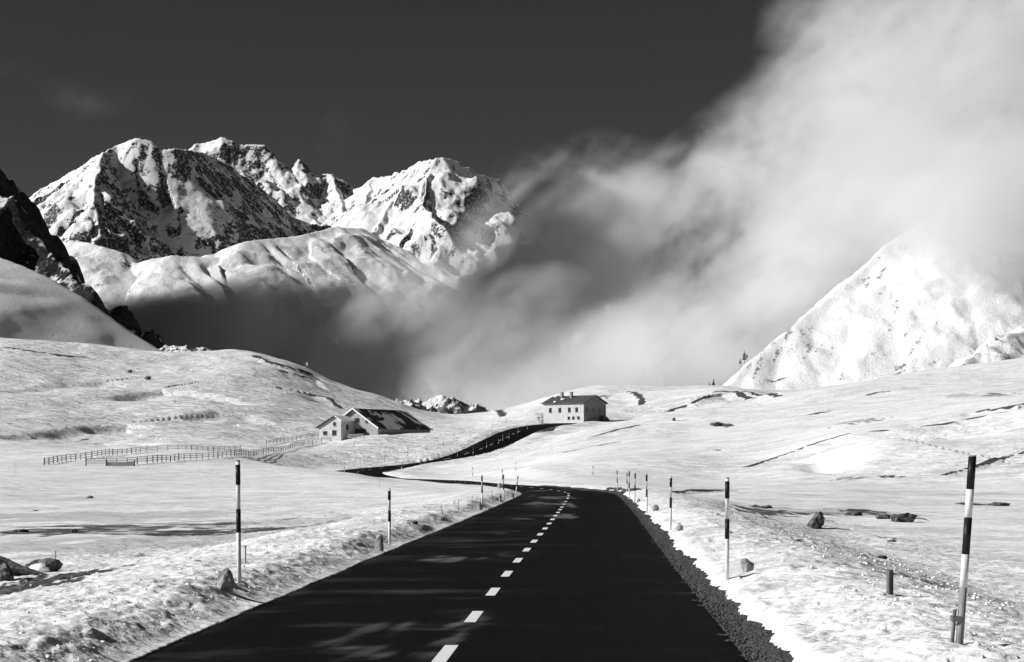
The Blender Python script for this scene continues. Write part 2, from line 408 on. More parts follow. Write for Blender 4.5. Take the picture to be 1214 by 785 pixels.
def road_mat():
    n = NT('wet_asphalt'); co = n.coords(); cw = n.coords((.25, 1, 1))
    g = n.noise(co, 60, 3, .6); pt = n.noise(cw, .5, 6, .7); gr = n.noise(n.coords((.4, 1, 1)), 6, 4, .7); p2 = n.noise(co, .13, 3); track = n.attr('wear')
    dry = n.ramp(n.math('ADD', track, n.math('MULTIPLY', n.math('ADD', n.math('SUBTRACT', pt, .5), n.math('MULTIPLY', n.math('SUBTRACT', gr, .5), .4)), 1.4)), .12, 1.0)
    col = n.mix(dry, n.mix(n.math('ADD', n.math('MULTIPLY', g, .5), n.math('MULTIPLY', p2, .5)), .0, .010), n.mix(g, .07, .15))
    rgh = n.math('ADD', n.math('MULTIPLY', dry, .25), n.math('ADD', .5, n.math('MULTIPLY', p2, .3)))
    return n.fin(col, rgh, n.bump(g, .004, .5), .03)
M_ROAD = road_mat()
def gravel_mat():
    n = NT('gravel'); co = n.coords()
    v = n.n('TexVoronoi'); n.l(co, v.inputs['Vector']); v.inputs['Scale'].default_value = 22
    g = n.noise(co, 30, 4, .7)
    col = n.mix(n.ramp(g, .35, .75), .018, .17)
    return n.fin(col, .85, n.bump(v.outputs[0], .03, .9), .25)
M_GRAVEL = gravel_mat()
def paint_mat():
    n = NT('road_paint'); co = n.coords(); g = n.noise(co, 14, 5, .7)
    return n.fin(n.mix(n.ramp(g, .62, .75), .82, .45), .6)
M_PAINT = paint_mat()

# ------------------------------------------------------------------ ground sheet
fine = np.linspace(R(-18.6), R(18.6), 1150)
st = fine[1]-fine[0]; side = [fine[-1]]
while side[-1] < R(180): st *= 1.09; side.append(side[-1]+min(st, R(4)))
side = np.array(side[1:]); side = side[side < R(179)]
th = np.concatenate([-side[::-1], fine, side, ])
rr = [2.0, 5.0, 9.0, 12.0, 14.0]
while rr[-1] < 1250: rr.append(rr[-1]*(1.0036 if rr[-1] < 130 else 1.0045 if rr[-1] < 330 else 1.0036 if rr[-1] < 950 else 1.006))
while rr[-1] < 30000: rr.append(rr[-1]*1.12)
rr = np.array(rr)
TH, RR = np.meshgrid(th, rr)
gx, gy = (RR*np.sin(TH)).ravel(), (RR*np.cos(TH)).ravel()
gz, bare, gt, ge, _ = ground_z(gx, gy, True, True)
for (cx, cyy, ax, ay, s_) in patches:
    k = np.where((np.abs(gx-cx) < ax*2.2) & (np.abs(gy-cyy) < ay*2.2))[0]
    q = np.sqrt(((gx[k]-cx)/ax)**2+((gy[k]-cyy)/ay)**2)+(.75 if s_ < 1 else .3)*fbm((gx[k]-cx)/ax*3.1+cx, (gy[k]-cyy)/ay*1.7+cyy, 4, 12)
    bare[k] = np.maximum(bare[k], s_*(1-sstep(.45, 1.35, q)))
gslope = base_z(gx, gy+.03*RR.ravel())-base_z(gx, gy)
rough = np.clip(sstep(.02, .16, np.abs(gslope)/(.03*RR.ravel()))*sstep(150, 300, gy)+.35*sstep(300, 600, gy), 0, 1)
ice = np.zeros(len(gx))
for px, py, wpx, hpx, s_ in ((190, 645, 560, 26, .8), (140, 612, 460, 16, .7), (360, 618, 300, 9, .7), (60, 590, 260, 7, .5), (980, 607, 260, 9, .8), (1120, 585, 260, 8, .5), (1000, 630, 200, 8, .5)):
    c = drop(px, py); e_ = drop(px, py-hpx/2); f_ = drop(px, py+hpx/2); ax = wpx/2/F*c.y; ay = abs(e_.y-f_.y)/2
    q = np.sqrt(((gx-c.x)/ax)**2+((gy-c.y)/ay)**2); k = np.where(q < 2.2)[0]
    q = q[k]+.5*fbm(gx[k]/ax*4, gy[k]/ay*2.2, 4, 19); ice[k] = np.maximum(ice[k], s_*(1-sstep(.5, 1.3, q)))
rough *= 1-ice; rough *= 1-np.exp(-((gx-58)/18)**2-((gy-268)/18)**2)
# darker band along the left asphalt edge
bare = np.maximum(bare, .9*(1-sstep(-.05, .16, ge))*(gt < 0)*(gy < 300))
o = mesh_np('ground', np.stack([gx, gy, gz], 1), grid_faces(len(rr), len(th)), M_SNOW, True, {'bare': bare, 'rough': rough, 'ice': ice})
# close the seam behind the camera and the hole underfoot
struct(o, label='snow covered valley floor and slopes beside the road')

# ------------------------------------------------------------------ road
tt = np.linspace(-1, 1, 41)
k = np.arange(0, len(road), 1)
hw = half_w(road[:, 1])
rx = road[:, None, 0]+rn[:, None, 0]*tt[None]*hw[:, None]; ry = road[:, None, 1]+rn[:, None, 1]*tt[None]*hw[:, None]
edge_j = .07*perlin(rs*.8, rs*0, 3); 
rzv = road[:, None, 2]+0*tt[None]-.03*tt[None]**2
wear = np.zeros_like(rx)
for px, py, wpx, hpx, s_ in ((530, 662, 62, 8, .95), (520, 675, 40, 4, .6), (600, 658, 34, 5, .6), (655, 590, 60, 5, .9), (640, 597, 60, 5, .9), (668, 612, 40, 7, 1), (672, 598, 20, 8, .9), (622, 615, 50, 4, .6),
                             (690, 578, 60, 5, .8), (560, 735, 46, 16, .85), (535, 755, 30, 22, .8), (440, 745, 100, 20, .62), (400, 765, 120, 18, .6), (415, 780, 120, 12, .6), (595, 632, 40, 4, .45), (640, 580, 40, 3, .6), (470, 705, 80, 6, .3), (500, 780, 60, 14, .6)):
    Y = 2.1*F/(py-HOR); cx = (px-CX)/F*Y; ax = wpx/2/F*Y; ay = hpx/2*Y*Y/(2.1*F)
    q = np.sqrt(((rx-cx)/ax)**2+((ry-Y)/ay)**2)+.9*fbm((rx-cx)/ax*1.4+cx, (ry-Y)/ay*1.6+Y, 4, 77)+.1; wear = np.maximum(wear, s_*(1-sstep(.3, 1.25, q)))
wear = np.maximum(wear, np.clip(.10+.30*fbm(rx*.35, ry*.5, 5, 88), 0, .5)*(1-.8*sstep(-.15, .25, tt))[None]+.05)
wear = np.maximum(wear, .30*(1-sstep(-.985, -.9, tt))[None]+0*rx)
o = mesh_np('road', np.stack([rx, ry, rzv], -1).reshape(-1, 3), grid_faces(len(road), 41), M_ROAD, True, {'wear': wear})
struct(o, label='dark wet asphalt road winding up to the pass'); ROAD = o
# centre dashes, 2 m long every 5 m
V, Fc = [], []
def dash(s0, s1, half=.078):
    n = 3; b = len(V)
    for k_ in range(n+1):
        s_ = s0+(s1-s0)*k_/n; x = np.interp(s_, rs, road[:, 0]); y = np.interp(s_, rs, road[:, 1]); z = np.interp(s_, rs, road[:, 2])
        nx = np.interp(s_, rs, rn[:, 0]); ny = np.interp(s_, rs, rn[:, 1])
        for sg in (-1, 1): V.append((x+nx*sg*half, y+ny*sg*half, z+.005))
    for k_ in range(n): Fc.append((b+2*k_, b+2*k_+1, b+2*k_+3, b+2*k_+2))
s20 = np.interp(20.0, road[:200, 1], rs[:200])
s_ = s20+.2
while s_ < rs[-1]-60:
    y_ = np.interp(s_, rs, road[:, 1])
    dash(s_-.15, s_+(1.75 if y_ < 110 else 2.9), .078); s_ += 5.08 if y_ < 88 else 6.8 if y_ < 104 else 9.5
mesh_np('lane_marking', V, Fc, M_PAINT, False, None, ROAD)
# gravel verge on the right, between the asphalt and the snow
m = (road[:, 1] > 4) & (road[:, 1] < 205); ix = np.where(m)[0]
sv = np.arange(rs[ix[0]], rs[ix[-1]], .12); ev = np.linspace(-.12, 1.05, 24)
xx = np.interp(sv, rs, road[:, 0]); yy = np.interp(sv, rs, road[:, 1]); zz = np.interp(sv, rs, road[:, 2])
nx = np.interp(sv, rs, rn[:, 0]); ny = np.interp(sv, rs, rn[:, 1])
vx = xx[:, None]+nx[:, None]*(HALF+ev)[None]; vy = yy[:, None]+ny[:, None]*(HALF+ev)[None]
vz = zz[:, None]+(-.045+.06*sstep(-.05, .25, ev)+.02*sstep(.2, .6, ev))[None]+.022*perlin(vx/.09, vy/.09, 91)+.03*perlin(vx/.3, vy/.3, 92)
VERGE = mesh_np('gravel_verge', np.stack([vx, vy, vz], -1).reshape(-1, 3), grid_faces(len(sv), len(ev)), M_GRAVEL, False)
struct(VERGE, label='strip of dark gravel along the right edge of the asphalt')
# ------------------------------------------------------------------ mountains: ridges with flanks, ribs and gullies
def mountain_mat(name, rock=(.02, .11), snow=.88, sc=1.0, bump=1.0, br=1.5, hi=.62):
    n = NT(name); co = n.coords()
    rk = n.attr('rock'); a = n.noise(co, .1*sc, 8, .72, .3); b = n.noise(co, .17*sc, 6, .7); c = n.noise(co, .012*sc, 4)
    f = n.ramp(n.math('ADD', rk, n.math('MULTIPLY', n.math('SUBTRACT', a, .5), br)), .4, hi)
    rc = n.mix(n.ramp(b, .3, .7), rock[0], rock[1])
    col = n.mix(f, n.mix(c, snow, snow*.93), rc)
    b1 = n.bump(a, 14/sc*bump, .5); b2 = n.bump(b, 5/sc*bump, n.math('ADD', .25, n.math('MULTIPLY', f, .6)) if False else .55, b1)
    return n.fin(col, .8, b2, .1)
def range_mesh(name, ridges, x0, x1, y0, y1, dx, dy, mat, amp, lam, rib=(60, .25), rockf=None, base=-20, seed=0, soft=0, extra=None, crest=.25, rk0=.75, rk1=1.25, warp=.05):
    xs = np.arange(x0, x1, dx); ys = np.arange(y0, y1, dy)
    X, Y = np.meshgrid(xs, ys); X = X.ravel(); Y = Y.ravel()
    wx = X+lam*warp*fbm(X/lam*1.6, Y/lam*1.6, 3, seed+90); wy = Y+lam*warp*fbm(X/lam*1.6+9, Y/lam*1.6, 3, seed+91)
    W = np.ones(len(X)); H = np.full(len(X), -1e4); Dn = np.full(len(X), 1e4)
    for r in ridges:
        pts = np.array([tuple(P(*q)) for q in r['p']]); s0, s1, L0 = r['s']       # slope near the crest, far from it, and where it eases
        bs = r.get('back', (s0, s1))
        L = np.concatenate([[0], np.cumsum(np.linalg.norm(np.diff(pts[:, :2], axis=0), axis=1))])
        best = np.full(len(X), 1e9); tt = np.zeros(len(X)); hf = np.full(len(X), -1e9)
        for i in range(len(pts)-1):
            p, q = pts[i], pts[i+1]; d = q-p; ll = d[0]**2+d[1]**2
            u = np.clip(((wx-p[0])*d[0]+(wy-p[1])*d[1])/ll, 0, 1)
            ex, ey = wx-p[0]-u*d[0], wy-p[1]-u*d[1]; dist = np.hypot(ex, ey)
            kb = sstep(-1, 1, (d[0]*ey-d[1]*ex)/(math.sqrt(ll)*np.maximum(dist, 1e-3)))      # 1 to the left of the ridge's own direction
            a0 = s0+(bs[0]-s0)*kb; a1 = s1+(bs[1]-s1)*kb
            hv = p[2]+u*d[2]-(a1*dist+(a0-a1)*L0*(1-np.exp(-dist/L0))); m = (dist < best) if r.get('near') else (hv > hf)
            hf = np.where(m, hv, hf); best = np.where(m, dist, best); tt = np.where(m, L[i]+u*math.sqrt(ll), tt)
        rb = r.get('rib', rib)
        rr_ = rb[1]*(np.abs(perlin(tt/rb[0]+.8*perlin(X/rb[0]/3, Y/rb[0]/3, seed+4), best/(rb[0]*9), seed+7))*2-.55)
        h = hf+rr_*np.minimum(best, rb[0]*2.2)*(1-.5*sstep(rb[0]*2.2, rb[0]*8, best))
        W = W+(r.get('amp', 1.0)-W)*sstep(-25, 25, h-H)
        if soft: 
            k = np.clip(.5+.5*(h-H)/soft, 0, 1); H = H+(h-H)*k+soft*k*(1-k)*(H > -9e3)
        else: H = np.maximum(H, h)
        Dn = np.minimum(Dn, best)
    damp = (crest+(1-crest)*sstep(0, lam*.5, Dn))*W
    nz = (ridged(X/lam, Y/lam, 6, seed)-.75)*amp*damp
    fine_ = fbm(X/(lam*.16), Y/(lam*.16), 4, seed+33)*amp*.16*W
    H = H+nz+fine_
    if extra is not None: H = extra(X, Y, H)
    H = np.maximum(H, base+0*H)
    G = H.reshape(len(ys), len(xs)); gy_, gx_ = np.gradient(G, dy, dx); slope = np.hypot(gx_, gy_).ravel(); east = -gx_.ravel()
    # wide-scale steepness decides where snow lies
    rock = sstep(rk0, rk1, slope+.35*fbm(X/(lam*.3), Y/(lam*.3), 4, seed+50))
    if rockf is not None: rock = rockf(X, Y, H, rock, slope) if rockf is not far_rock_shade else np.clip(rock*.85+(.24+.26*sstep(-560, -700, X))*sstep(.3, .95, east)*sstep(400, 560, H)+.42*sstep(.15, .7, fbm(X/70, Y/45, 5, 66))*sstep(5400, 5250, Y)*sstep(-880, -1020, X), 0, .8)  # besides real rock, extra dark on right-facing slopes paints in their shade
    Fq = grid_faces(len(ys), len(xs)); keep = (H[Fq] > base+.5).any(1)
    used = np.unique(Fq[keep]); re = np.full(len(X), -1); re[used] = np.arange(len(used))
    o = mesh_np(name, np.stack([X, Y, H], 1)[used], re[Fq[keep]], mat, True, {'rock': rock[used]})
    return struct(o)
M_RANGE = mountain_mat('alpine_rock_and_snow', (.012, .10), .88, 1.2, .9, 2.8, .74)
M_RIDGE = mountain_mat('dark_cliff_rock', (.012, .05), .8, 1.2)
M_SLOPE = mountain_mat('snow_slope_with_rocks', (.06, .22), .84, 2.0, .7, 1.8, .7)
M_HILL = mountain_mat('crusted_snow_slope', (.05, .2), .86, 4.0, .35)

def far_rock_shade(X, Y, H, rock, slope): return rock
# far range under the dark sky
far = [
    # the farther crest
    dict(p=[(120, 260, 6900), (180, 215, 6800), (215, 186, 6720), (235, 170, 6700), (250, 168, 6700), (263, 163, 6700), (282, 169, 6710), (300, 170, 6720), (314, 174, 6730), (330, 190, 6740), (345, 199, 6750), (358, 192, 6740), (372, 204, 6750), (395, 208, 6760), (420, 224, 6760),
            (440, 213, 6600), (470, 208, 6430), (488, 199, 6240), (505, 188, 6060), (525, 185, 6000)], s=(1.25, .62, 150), back=(1.2, .8)),
    dict(p=[(515, 186, 5990), (525, 185, 6000), (550, 196, 6150), (575, 208, 6320), (590, 213, 6450), (600, 232, 6500), (610, 275, 6530), (625, 350, 6560)], s=(1.3, 1.15, 150), back=(.7, .7), amp=.5),
    # the nearer mountain: its crest runs away to the right, so its broad face lies in shade
    dict(p=[(-160, 300, 6000), (0, 262, 5900), (20, 240, 5850), (45, 224, 5800), (70, 214, 5750), (92, 200, 5700), (108, 188, 5680), (125, 182, 5660), (145, 169, 5650), (160, 165, 5650), (178, 168, 5650), (192, 179, 5650), (207, 177, 5660), (222, 178, 5740), (240, 182, 5860),
            (262, 190, 6000), (285, 205, 6140), (310, 222, 6280), (325, 237, 6340), (345, 258, 6420), (368, 278, 6500), (400, 305, 6600)], s=(1.3, 1.05, 240), back=(1.3, .9), rib=(60, .2), amp=.45),
    dict(p=[(138, 172, 5650), (124, 182, 5590), (117, 193, 5480), (113, 210, 5350), (110, 240, 5230), (122, 282, 5110)], s=(.95, .6, 130), back=(1.2, .9), rib=(45, .4)),
    dict(p=[(330, 190, 6740), (345, 215, 6630), (362, 240, 6500)], s=(1.0, .6, 90), back=(.9, .6)),
    dict(p=[(395, 208, 6760), (400, 235, 6560), (408, 262, 6350)], s=(.9, .55, 90), back=(.9, .6)),
    dict(p=[(440, 213, 6600), (436, 240, 6350), (428, 268, 6100)], s=(.9, .55, 90), back=(.9, .6)),
    dict(p=[(490, 198, 6190), (474, 225, 5980), (452, 258, 5780), (430, 295, 5600)], s=(1.0, .65, 120), back=(.85, .6)),
    dict(p=[(508, 188, 6040), (508, 212, 5880), (500, 240, 5740), (512, 258, 5650), (532, 275, 5590)], s=(1.1, .8, 150), back=(1.35, .95)),
    # the snow shelf below
    dict(p=[(540, 470, 5650), (510, 385, 5640), (485, 335, 5630), (458, 300, 5620), (430, 272, 5590), (400, 268, 5460), (365, 276, 5360), (330, 283, 5260), (291, 287, 5150), (268, 306, 5060), (200, 304, 4980), (160, 312, 4960), (120, 292, 5020), (60, 280, 5150), (0, 290, 5300), (-100, 300, 5450), (-500, 330, 5600)], s=(.4, .5, 200), back=(.5, .62, 200), rib=(60, .12), amp=.3),
]
far_o = range_mesh('mountain_range', far, -2700, 420, 3900, 7100, 3.8, 5.0, M_RANGE, 30, 210, (60, .34), far_rock_shade, 40, 3, crest=.4, rk0=1.05, rk1=2.0); far_o['label'] = 'jagged snowy mountain range with shaded rock faces under the dark sky'
# dark rocky ridge on the left, its flank in shade
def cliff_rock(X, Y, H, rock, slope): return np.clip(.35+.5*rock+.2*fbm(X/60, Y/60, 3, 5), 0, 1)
range_mesh('rocky_ridge', [dict(p=[(-1500, -950, 2500), (-900, -780, 2400), (-500, -530, 2280), (-250, -150, 2170), (-100, 140, 2080), (-30, 208, 2030), (0, 232, 2000), (15, 235, 1995), (40, 268, 1980), (60, 300, 1960), (80, 322, 1940), (95, 340, 1920), (110, 352, 1900), (122, 400, 1890), (140, 470, 1880)], s=(1.25, 1.05, 100), back=(1.0, .8), near=1)],  # leftmost crest points lie out of view, raised to shade the cloud
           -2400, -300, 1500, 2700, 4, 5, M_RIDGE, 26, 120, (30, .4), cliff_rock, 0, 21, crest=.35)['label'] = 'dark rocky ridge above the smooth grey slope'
# smooth slope on the left, lit at a grazing angle
def hill_rock(X, Y, H, rock, slope): return np.clip(.06+.08*fbm(X/25+.4*Y/25, Y/60, 4, 8), 0, .4)
range_mesh('hill', [dict(p=[(-900, -120, 1600), (-600, 60, 1500), (-200, 210, 1370), (0, 305, 1300), (30, 316, 1294), (60, 330, 1288), (100, 353, 1280), (130, 375, 1274), (160, 397, 1268), (200, 421, 1260), (240, 450, 1252), (330, 500, 1230), (420, 560, 1210)], s=(.19, .19, 80), back=(.5, .5), near=1)],
           -1500, -60, 650, 1800, 3, 3, M_HILL, .35, 60, (30, .02), hill_rock, 5, 31, crest=.3, warp=.01)['label'] = 'smooth grey snow slope running down from the left'
# small peaks beyond the saddle
range_mesh('snowy_knoll', [dict(p=[(480, 500, 1300), (498, 484, 1290), (514, 471, 1280), (530, 470, 1280), (545, 472, 1280), (562, 478, 1290), (582, 491, 1300), (600, 502, 1320)], s=(.7, .5, 20), back=(.7, .6), rib=(11, .5))],
           -90, 20, 1200, 1360, .8, 1.0, M_SLOPE, 6, 22, (11, .5), None, 5, 41, crest=.35, rk0=.9, rk1=1.5)['label'] = 'small snowy knoll in the saddle behind the barn'
range_mesh('snowy_hump', [dict(p=[(180, 432, 1480), (196, 411, 1480), (204, 409, 1480), (214, 415, 1480), (230, 428, 1480)], s=(.6, .5, 20), rib=(9, .5))],
           -300, -230, 1400, 1520, .9, 1.1, M_SLOPE, 4, 20, (9, .5), None, 40, 43, crest=.4)['label'] = 'tiny snowy hump at the foot of the grey slope'
# big white mountainside on the right
def spot_rock(X, Y, H, rock, slope):
    q = (X-.85*H); n = fbm((X+.9*H)/30, q/9, 5, 61); n2 = fbm(X/110, H/80, 3, 62)
    return np.clip(.09+.46*sstep(.1, .9, n+.8*n2-.1), 0, .55)
right = [dict(p=[(780, 525, 1840), (840, 472, 1890), (862, 454, 1900), (900, 419, 1940), (940, 386, 1980), (1000, 336, 2040), (1050, 291, 2090), (1100, 256, 2130), (1150, 226, 2170), (1220, 206, 2240), (1350, 200, 2330), (1500, 230, 2420), (1900, 330, 2500)], s=(.72, .62, 120), back=(.9, .9))]
range_mesh('mountain', right, 120, 1500, 1250, 2600, 3.2, 4.0, M_SLOPE, 4, 60, (45, .05), spot_rock, 10, 51, crest=.4)['label'] = 'white mountainside on the right rising into cloud'
range_mesh('rocky_spur', [dict(p=[(1090, 468, 1180), (1120, 446, 1190), (1135, 437, 1200), (1170, 413, 1230), (1214, 389, 1270), (1300, 350, 1330), (1500, 300, 1400)], s=(.55, .5, 40), back=(.6, .6))],
           240, 900, 1020, 1500, 1.6, 2.0, M_SLOPE, 5, 40, (14, .3), lambda X, Y, H, r, s: np.clip(.5*sstep(.1, .7, fbm((X+Y)/14, (X-Y)/4, 4, 9)), 0, .62), 10, 55, crest=.4)['label'] = 'low rocky spur at the right edge below the mountainside'
# ------------------------------------------------------------------ the cloud: a real volume of drifting fog, voxelised by geometry nodes
def volume_mat(name, dens, g=.2, col=.97):
    m = bpy.data.materials.new(name); m.use_nodes = True; t = m.node_tree; t.nodes.clear()
    o = t.nodes.new('ShaderNodeOutputMaterial'); v = t.nodes.new('ShaderNodeVolumePrincipled')
    v.inputs['Color'].default_value = (col, col, col, 1); v.inputs['Density'].default_value = dens
    v.inputs['Density Attribute'].default_value = 'density'; v.inputs['Anisotropy'].default_value = g
    t.links.new(v.outputs[0], o.inputs['Volume']); return m
def cloud(name, blobs, lo, hi, res, dens, nscale, namp, seed, label, g=.2, dist=.6, thr=.035):
    ng = bpy.data.node_groups.new(name, 'GeometryNodeTree')
    ng.interface.new_socket('Geometry', in_out='INPUT', socket_type='NodeSocketGeometry')
    ng.interface.new_socket('Geometry', in_out='OUTPUT', socket_type='NodeSocketGeometry')
    N, Lk = ng.nodes, ng.links
    def mt(op, a, b=None, c=None, clamp=False):
        x = N.new('ShaderNodeMath'); x.operation = op; x.use_clamp = clamp
        for i, v in enumerate((a, b, c)):
            if v is None: continue
            if isinstance(v, (int, float)): x.inputs[i].default_value = v
            else: Lk.new(v, x.inputs[i])
        return x.outputs[0]
    def vm(op, a, b):
        x = N.new('ShaderNodeVectorMath'); x.operation = op
        for i, v in enumerate((a, b)):
            if isinstance(v, (tuple, list, Vector)): x.inputs[i].default_value = v
            elif v is not None: Lk.new(v, x.inputs[i])
        return x
    pos = N.new('GeometryNodeInputPosition').outputs[0]
    # drifting: warp the positions with a slow noise before the puffs are placed
    w1 = N.new('ShaderNodeTexNoise'); w1.inputs['Scale'].default_value = 1/240; w1.inputs['Detail'].default_value = 3
    Lk.new(vm('ADD', pos, (seed*31.7, 0, 0)).outputs[0], w1.inputs['Vector'])
    wv = vm('MULTIPLY', vm('SUBTRACT', w1.outputs['Color'], (.5, .5, .5)).outputs[0], (150*dist, 150*dist, 150*dist)).outputs[0]
    wp = vm('ADD', pos, wv).outputs[0]
    S = None
    for (px, py, Y, rx, rz, ry, rot, wgt) in blobs:
        c = P(px, py, Y); k = Y/F
        d = vm('SUBTRACT', wp, tuple(c)).outputs[0]
        r = N.new('ShaderNodeVectorRotate'); r.rotation_type = 'Y_AXIS'; Lk.new(d, r.inputs['Vector']); r.inputs['Angle'].default_value = R(rot)
        q = vm('MULTIPLY', r.outputs[0], (1/(rx*k), 1/ry, 1/(rz*k))).outputs[0]
        dq = N.new('ShaderNodeVectorMath'); dq.operation = 'DOT_PRODUCT'; Lk.new(q, dq.inputs[0]); Lk.new(q, dq.inputs[1])
        f = mt('SUBTRACT', 1, dq.outputs['Value'], clamp=True); f = mt('MULTIPLY', f, wgt)
        S = f if S is None else mt('ADD', S, f)
    def nz(scale, detail, rough, sc=(1, 1, 1), rot=30, off=0):
        r = N.new('ShaderNodeVectorRotate'); r.rotation_type = 'Y_AXIS'; Lk.new(pos, r.inputs['Vector']); r.inputs['Angle'].default_value = R(rot)
        x = N.new('ShaderNodeTexNoise'); x.inputs['Scale'].default_value = scale; x.inputs['Detail'].default_value = detail; x.inputs['Roughness'].default_value = rough
        x.inputs['Distortion'].default_value = .9
        Lk.new(vm('ADD', vm('MULTIPLY', r.outputs[0], sc).outputs[0], (seed*17.1+off, 3, 9)).outputs[0], x.inputs['Vector']); return mt('SUBTRACT', x.outputs[0], .5)
    n1 = nz(nscale, 7, .66, (.6, .4, 1)); n2 = nz(nscale*3.1, 5, .66, (.6, .35, 1), 35, 50)
    n3 = nz(nscale*8.5, 4, .65, (.7, .35, 1), 30, 90)
    tot = mt('ADD', mt('MULTIPLY', n1, namp*2), mt('ADD', mt('MULTIPLY', n2, namp*1.7), mt('MULTIPLY', n3, namp*.8)))
    # noise eats the puffs away at their rims and thins them inside
    D = mt('MULTIPLY', S, mt('ADD', 1, mt('MULTIPLY', tot, 1.3)))
    D = mt('ADD', D, mt('MULTIPLY', tot, mt('MULTIPLY', mt('MINIMUM', S, .35), 1.5)))
    D = mt('MAXIMUM', mt('SUBTRACT', D, thr), 0)
    vc = N.new('GeometryNodeVolumeCube'); Lk.new(D, vc.inputs['Density'])
    vc.inputs['Min'].default_value = lo; vc.inputs['Max'].default_value = hi
    for i, a in enumerate('XYZ'): vc.inputs['Resolution '+a].default_value = res[i]
    sm = N.new('GeometryNodeSetMaterial'); mat = volume_mat(name+'_fog', dens, g); sm.inputs['Material'].default_value = mat
    Lk.new(vc.outputs[0], sm.inputs[0])
    go = N.new('NodeGroupOutput'); Lk.new(sm.outputs[0], go.inputs[0]); N.new('NodeGroupInput')
    bm = bmesh.new(); box(bm, Vector([(a+b)/2 for a, b in zip(lo, hi)]), [b-a for a, b in zip(lo, hi)])
    o = obj(name, bm, mat); md = o.modifiers.new('fog', 'NODES'); md.node_group = ng
    o['kind'] = 'stuff'; o['label'] = label
    return o
# px, py, depth, half width px, half height px, half depth m, tilt, weight
blobs = [
    (1080, 200, 2300, 300, 220, 330, 25, .75), (1200, 60, 2300, 260, 170, 330, 0, .7), (1230, 330, 2150, 230, 200, 230, 0, .4), (1190, 225, 1970, 170, 100, 130, 0, 2.0), (1120, 262, 1960, 110, 62, 100, 25, .75), (1120, 320, 1860, 230, 95, 90, 30, .32), (880, 435, 1850, 70, 50, 35, 20, .35),
    (985, 60, 2350, 110, 110, 200, 40, .42), (920, 290, 2350, 230, 130, 320, 35, .62), (830, 212, 2350, 140, 50, 190, 28, .5), (860, 190, 2350, 130, 70, 200, 28, .35),
    (840, 400, 2300, 200, 110, 240, 20, .6), (700, 205, 2250, 120, 45, 140, 15, .45), (615, 230, 2200, 66, 50, 110, 55, .38), (590, 272, 2130, 100, 26, 100, 42, .14), (575, 285, 2200, 62, 40, 90, 50, 1.0), (610, 225, 2220, 50, 34, 80, 45, .5), (655, 318, 2530, 150, 86, 110, 38, 6.0), (745, 250, 2560, 80, 50, 100, 40, 2.5), (545, 385, 2540, 110, 55, 100, 38, 3.0), (475, 362, 2020, 120, 52, 90, 22, .9), (560, 410, 2030, 120, 50, 100, 20, .4),
    (720, 450, 2120, 190, 92, 160, 16, 2.2), (600, 470, 2080, 150, 60, 140, 5, 1.0), (500, 350, 2420, 90, 42, 120, 30, .8), (545, 440, 2380, 140, 90, 160, 0, 1.6), (590, 395, 2300, 130, 55, 160, 35, .7), (700, 385, 2550, 110, 70, 100, 20, 3.0),
    (310, 430, 2400, 240, 106, 160, 3, 7.0), (195, 400, 2400, 120, 58, 140, -8, 4.0), (410, 410, 2400, 110, 80, 130, 0, 4.0),
]
cloud('clouds', blobs, (-560, 1780, -30), (950, 2760, 690), (310, 120, 150), .0062, 1/165, 1.35, 1, 'bank of drifting cloud spilling over the pass, bright in the sun on the right and dark in shade on the left', g=.1)
cloud('clouds', [(45, 95, 2600, 95, 26, 120, -14, .16), (400, 150, 2600, 40, 90, 100, 10, .05), (110, 120, 2600, 90, 30, 120, 20, .08)], (-900, 2380, 380), (-100, 2820, 660), (120, 40, 50), .0062, 1/120, 1.3, 4, 'faint wisp of cloud in the dark sky above the left peaks', g=.1)
# ------------------------------------------------------------------ materials for the things
def simple(name, a, b=None, scale=8, rough=.7, bump=0, spec=.2, kind='Object', stretch=(1, 1, 1)):
    n = NT(name); co = n.coords(stretch, kind=kind); g = n.noise(co, scale, 5, .65)
    col = a if b is None else n.mix(n.ramp(g, .35, .68), a, b)
    return n.fin(col, rough, n.bump(g, bump) if bump else None, spec)
M_WHITE = simple('white_paint', .82, .62, 5, .5)
M_GREY = simple('weathered_paint', .30, .16, 9, .7, .002, stretch=(1, 1, .25))
M_BLACK = simple('black_paint', .012, .022, 6, .45)
M_STEEL = simple('dull_steel', .10, .18, 9, .5)
M_WOOD = simple('grey_wood', .16, .07, 14, .85, .004, stretch=(1, 1, .15))
M_FENCE = simple('fence_wood', .46, .26, 6, .85, .004)
M_DWOOD = simple('dark_wood', .07, .03, 6, .85, .004)
M_STONE = simple('granite', .40, .15, 7, .85, .03)
M_ROCK = simple('dark_rock', .20, .025, 4.2, .9, .16)
M_RENDER = simple('whitewashed_wall', .56, .42, 1.1, .85)
M_ROOF = simple('slate_roof', .05, .11, 2.2, .6, .02)
M_PANE = simple('window_glass', .02, None, rough=.15, spec=.5)
M_STWALL = simple('rough_stone_wall', .42, .22, 1.6, .9, .05)
M_GABLESHADE = simple('gable_shade', .26, .16, 1.5, .9, .03)  # darker wall tone that stands in for shade on the house gable
M_CLOD = simple('loose_snow', .9, .84, 12, .8, .01, kind='Position')
M_NEEDLE = simple('needles', .05, .02, 3, .9)
def roof_mat():            # slates with blown snow lying on part of them
    n = NT('roof_with_snow'); co = n.coords(kind='Object'); g = n.noise(co, .16, 4, .55, .6); s_ = n.noise(co, 2.5, 4)
    f = n.ramp(n.math('ADD', g, n.math('MULTIPLY', n.math('SUBTRACT', s_, .5), .12)), .50, .56)
    return n.fin(n.mix(f, .035, .62), .7, None, .1)
M_ROOFSNOW = roof_mat()

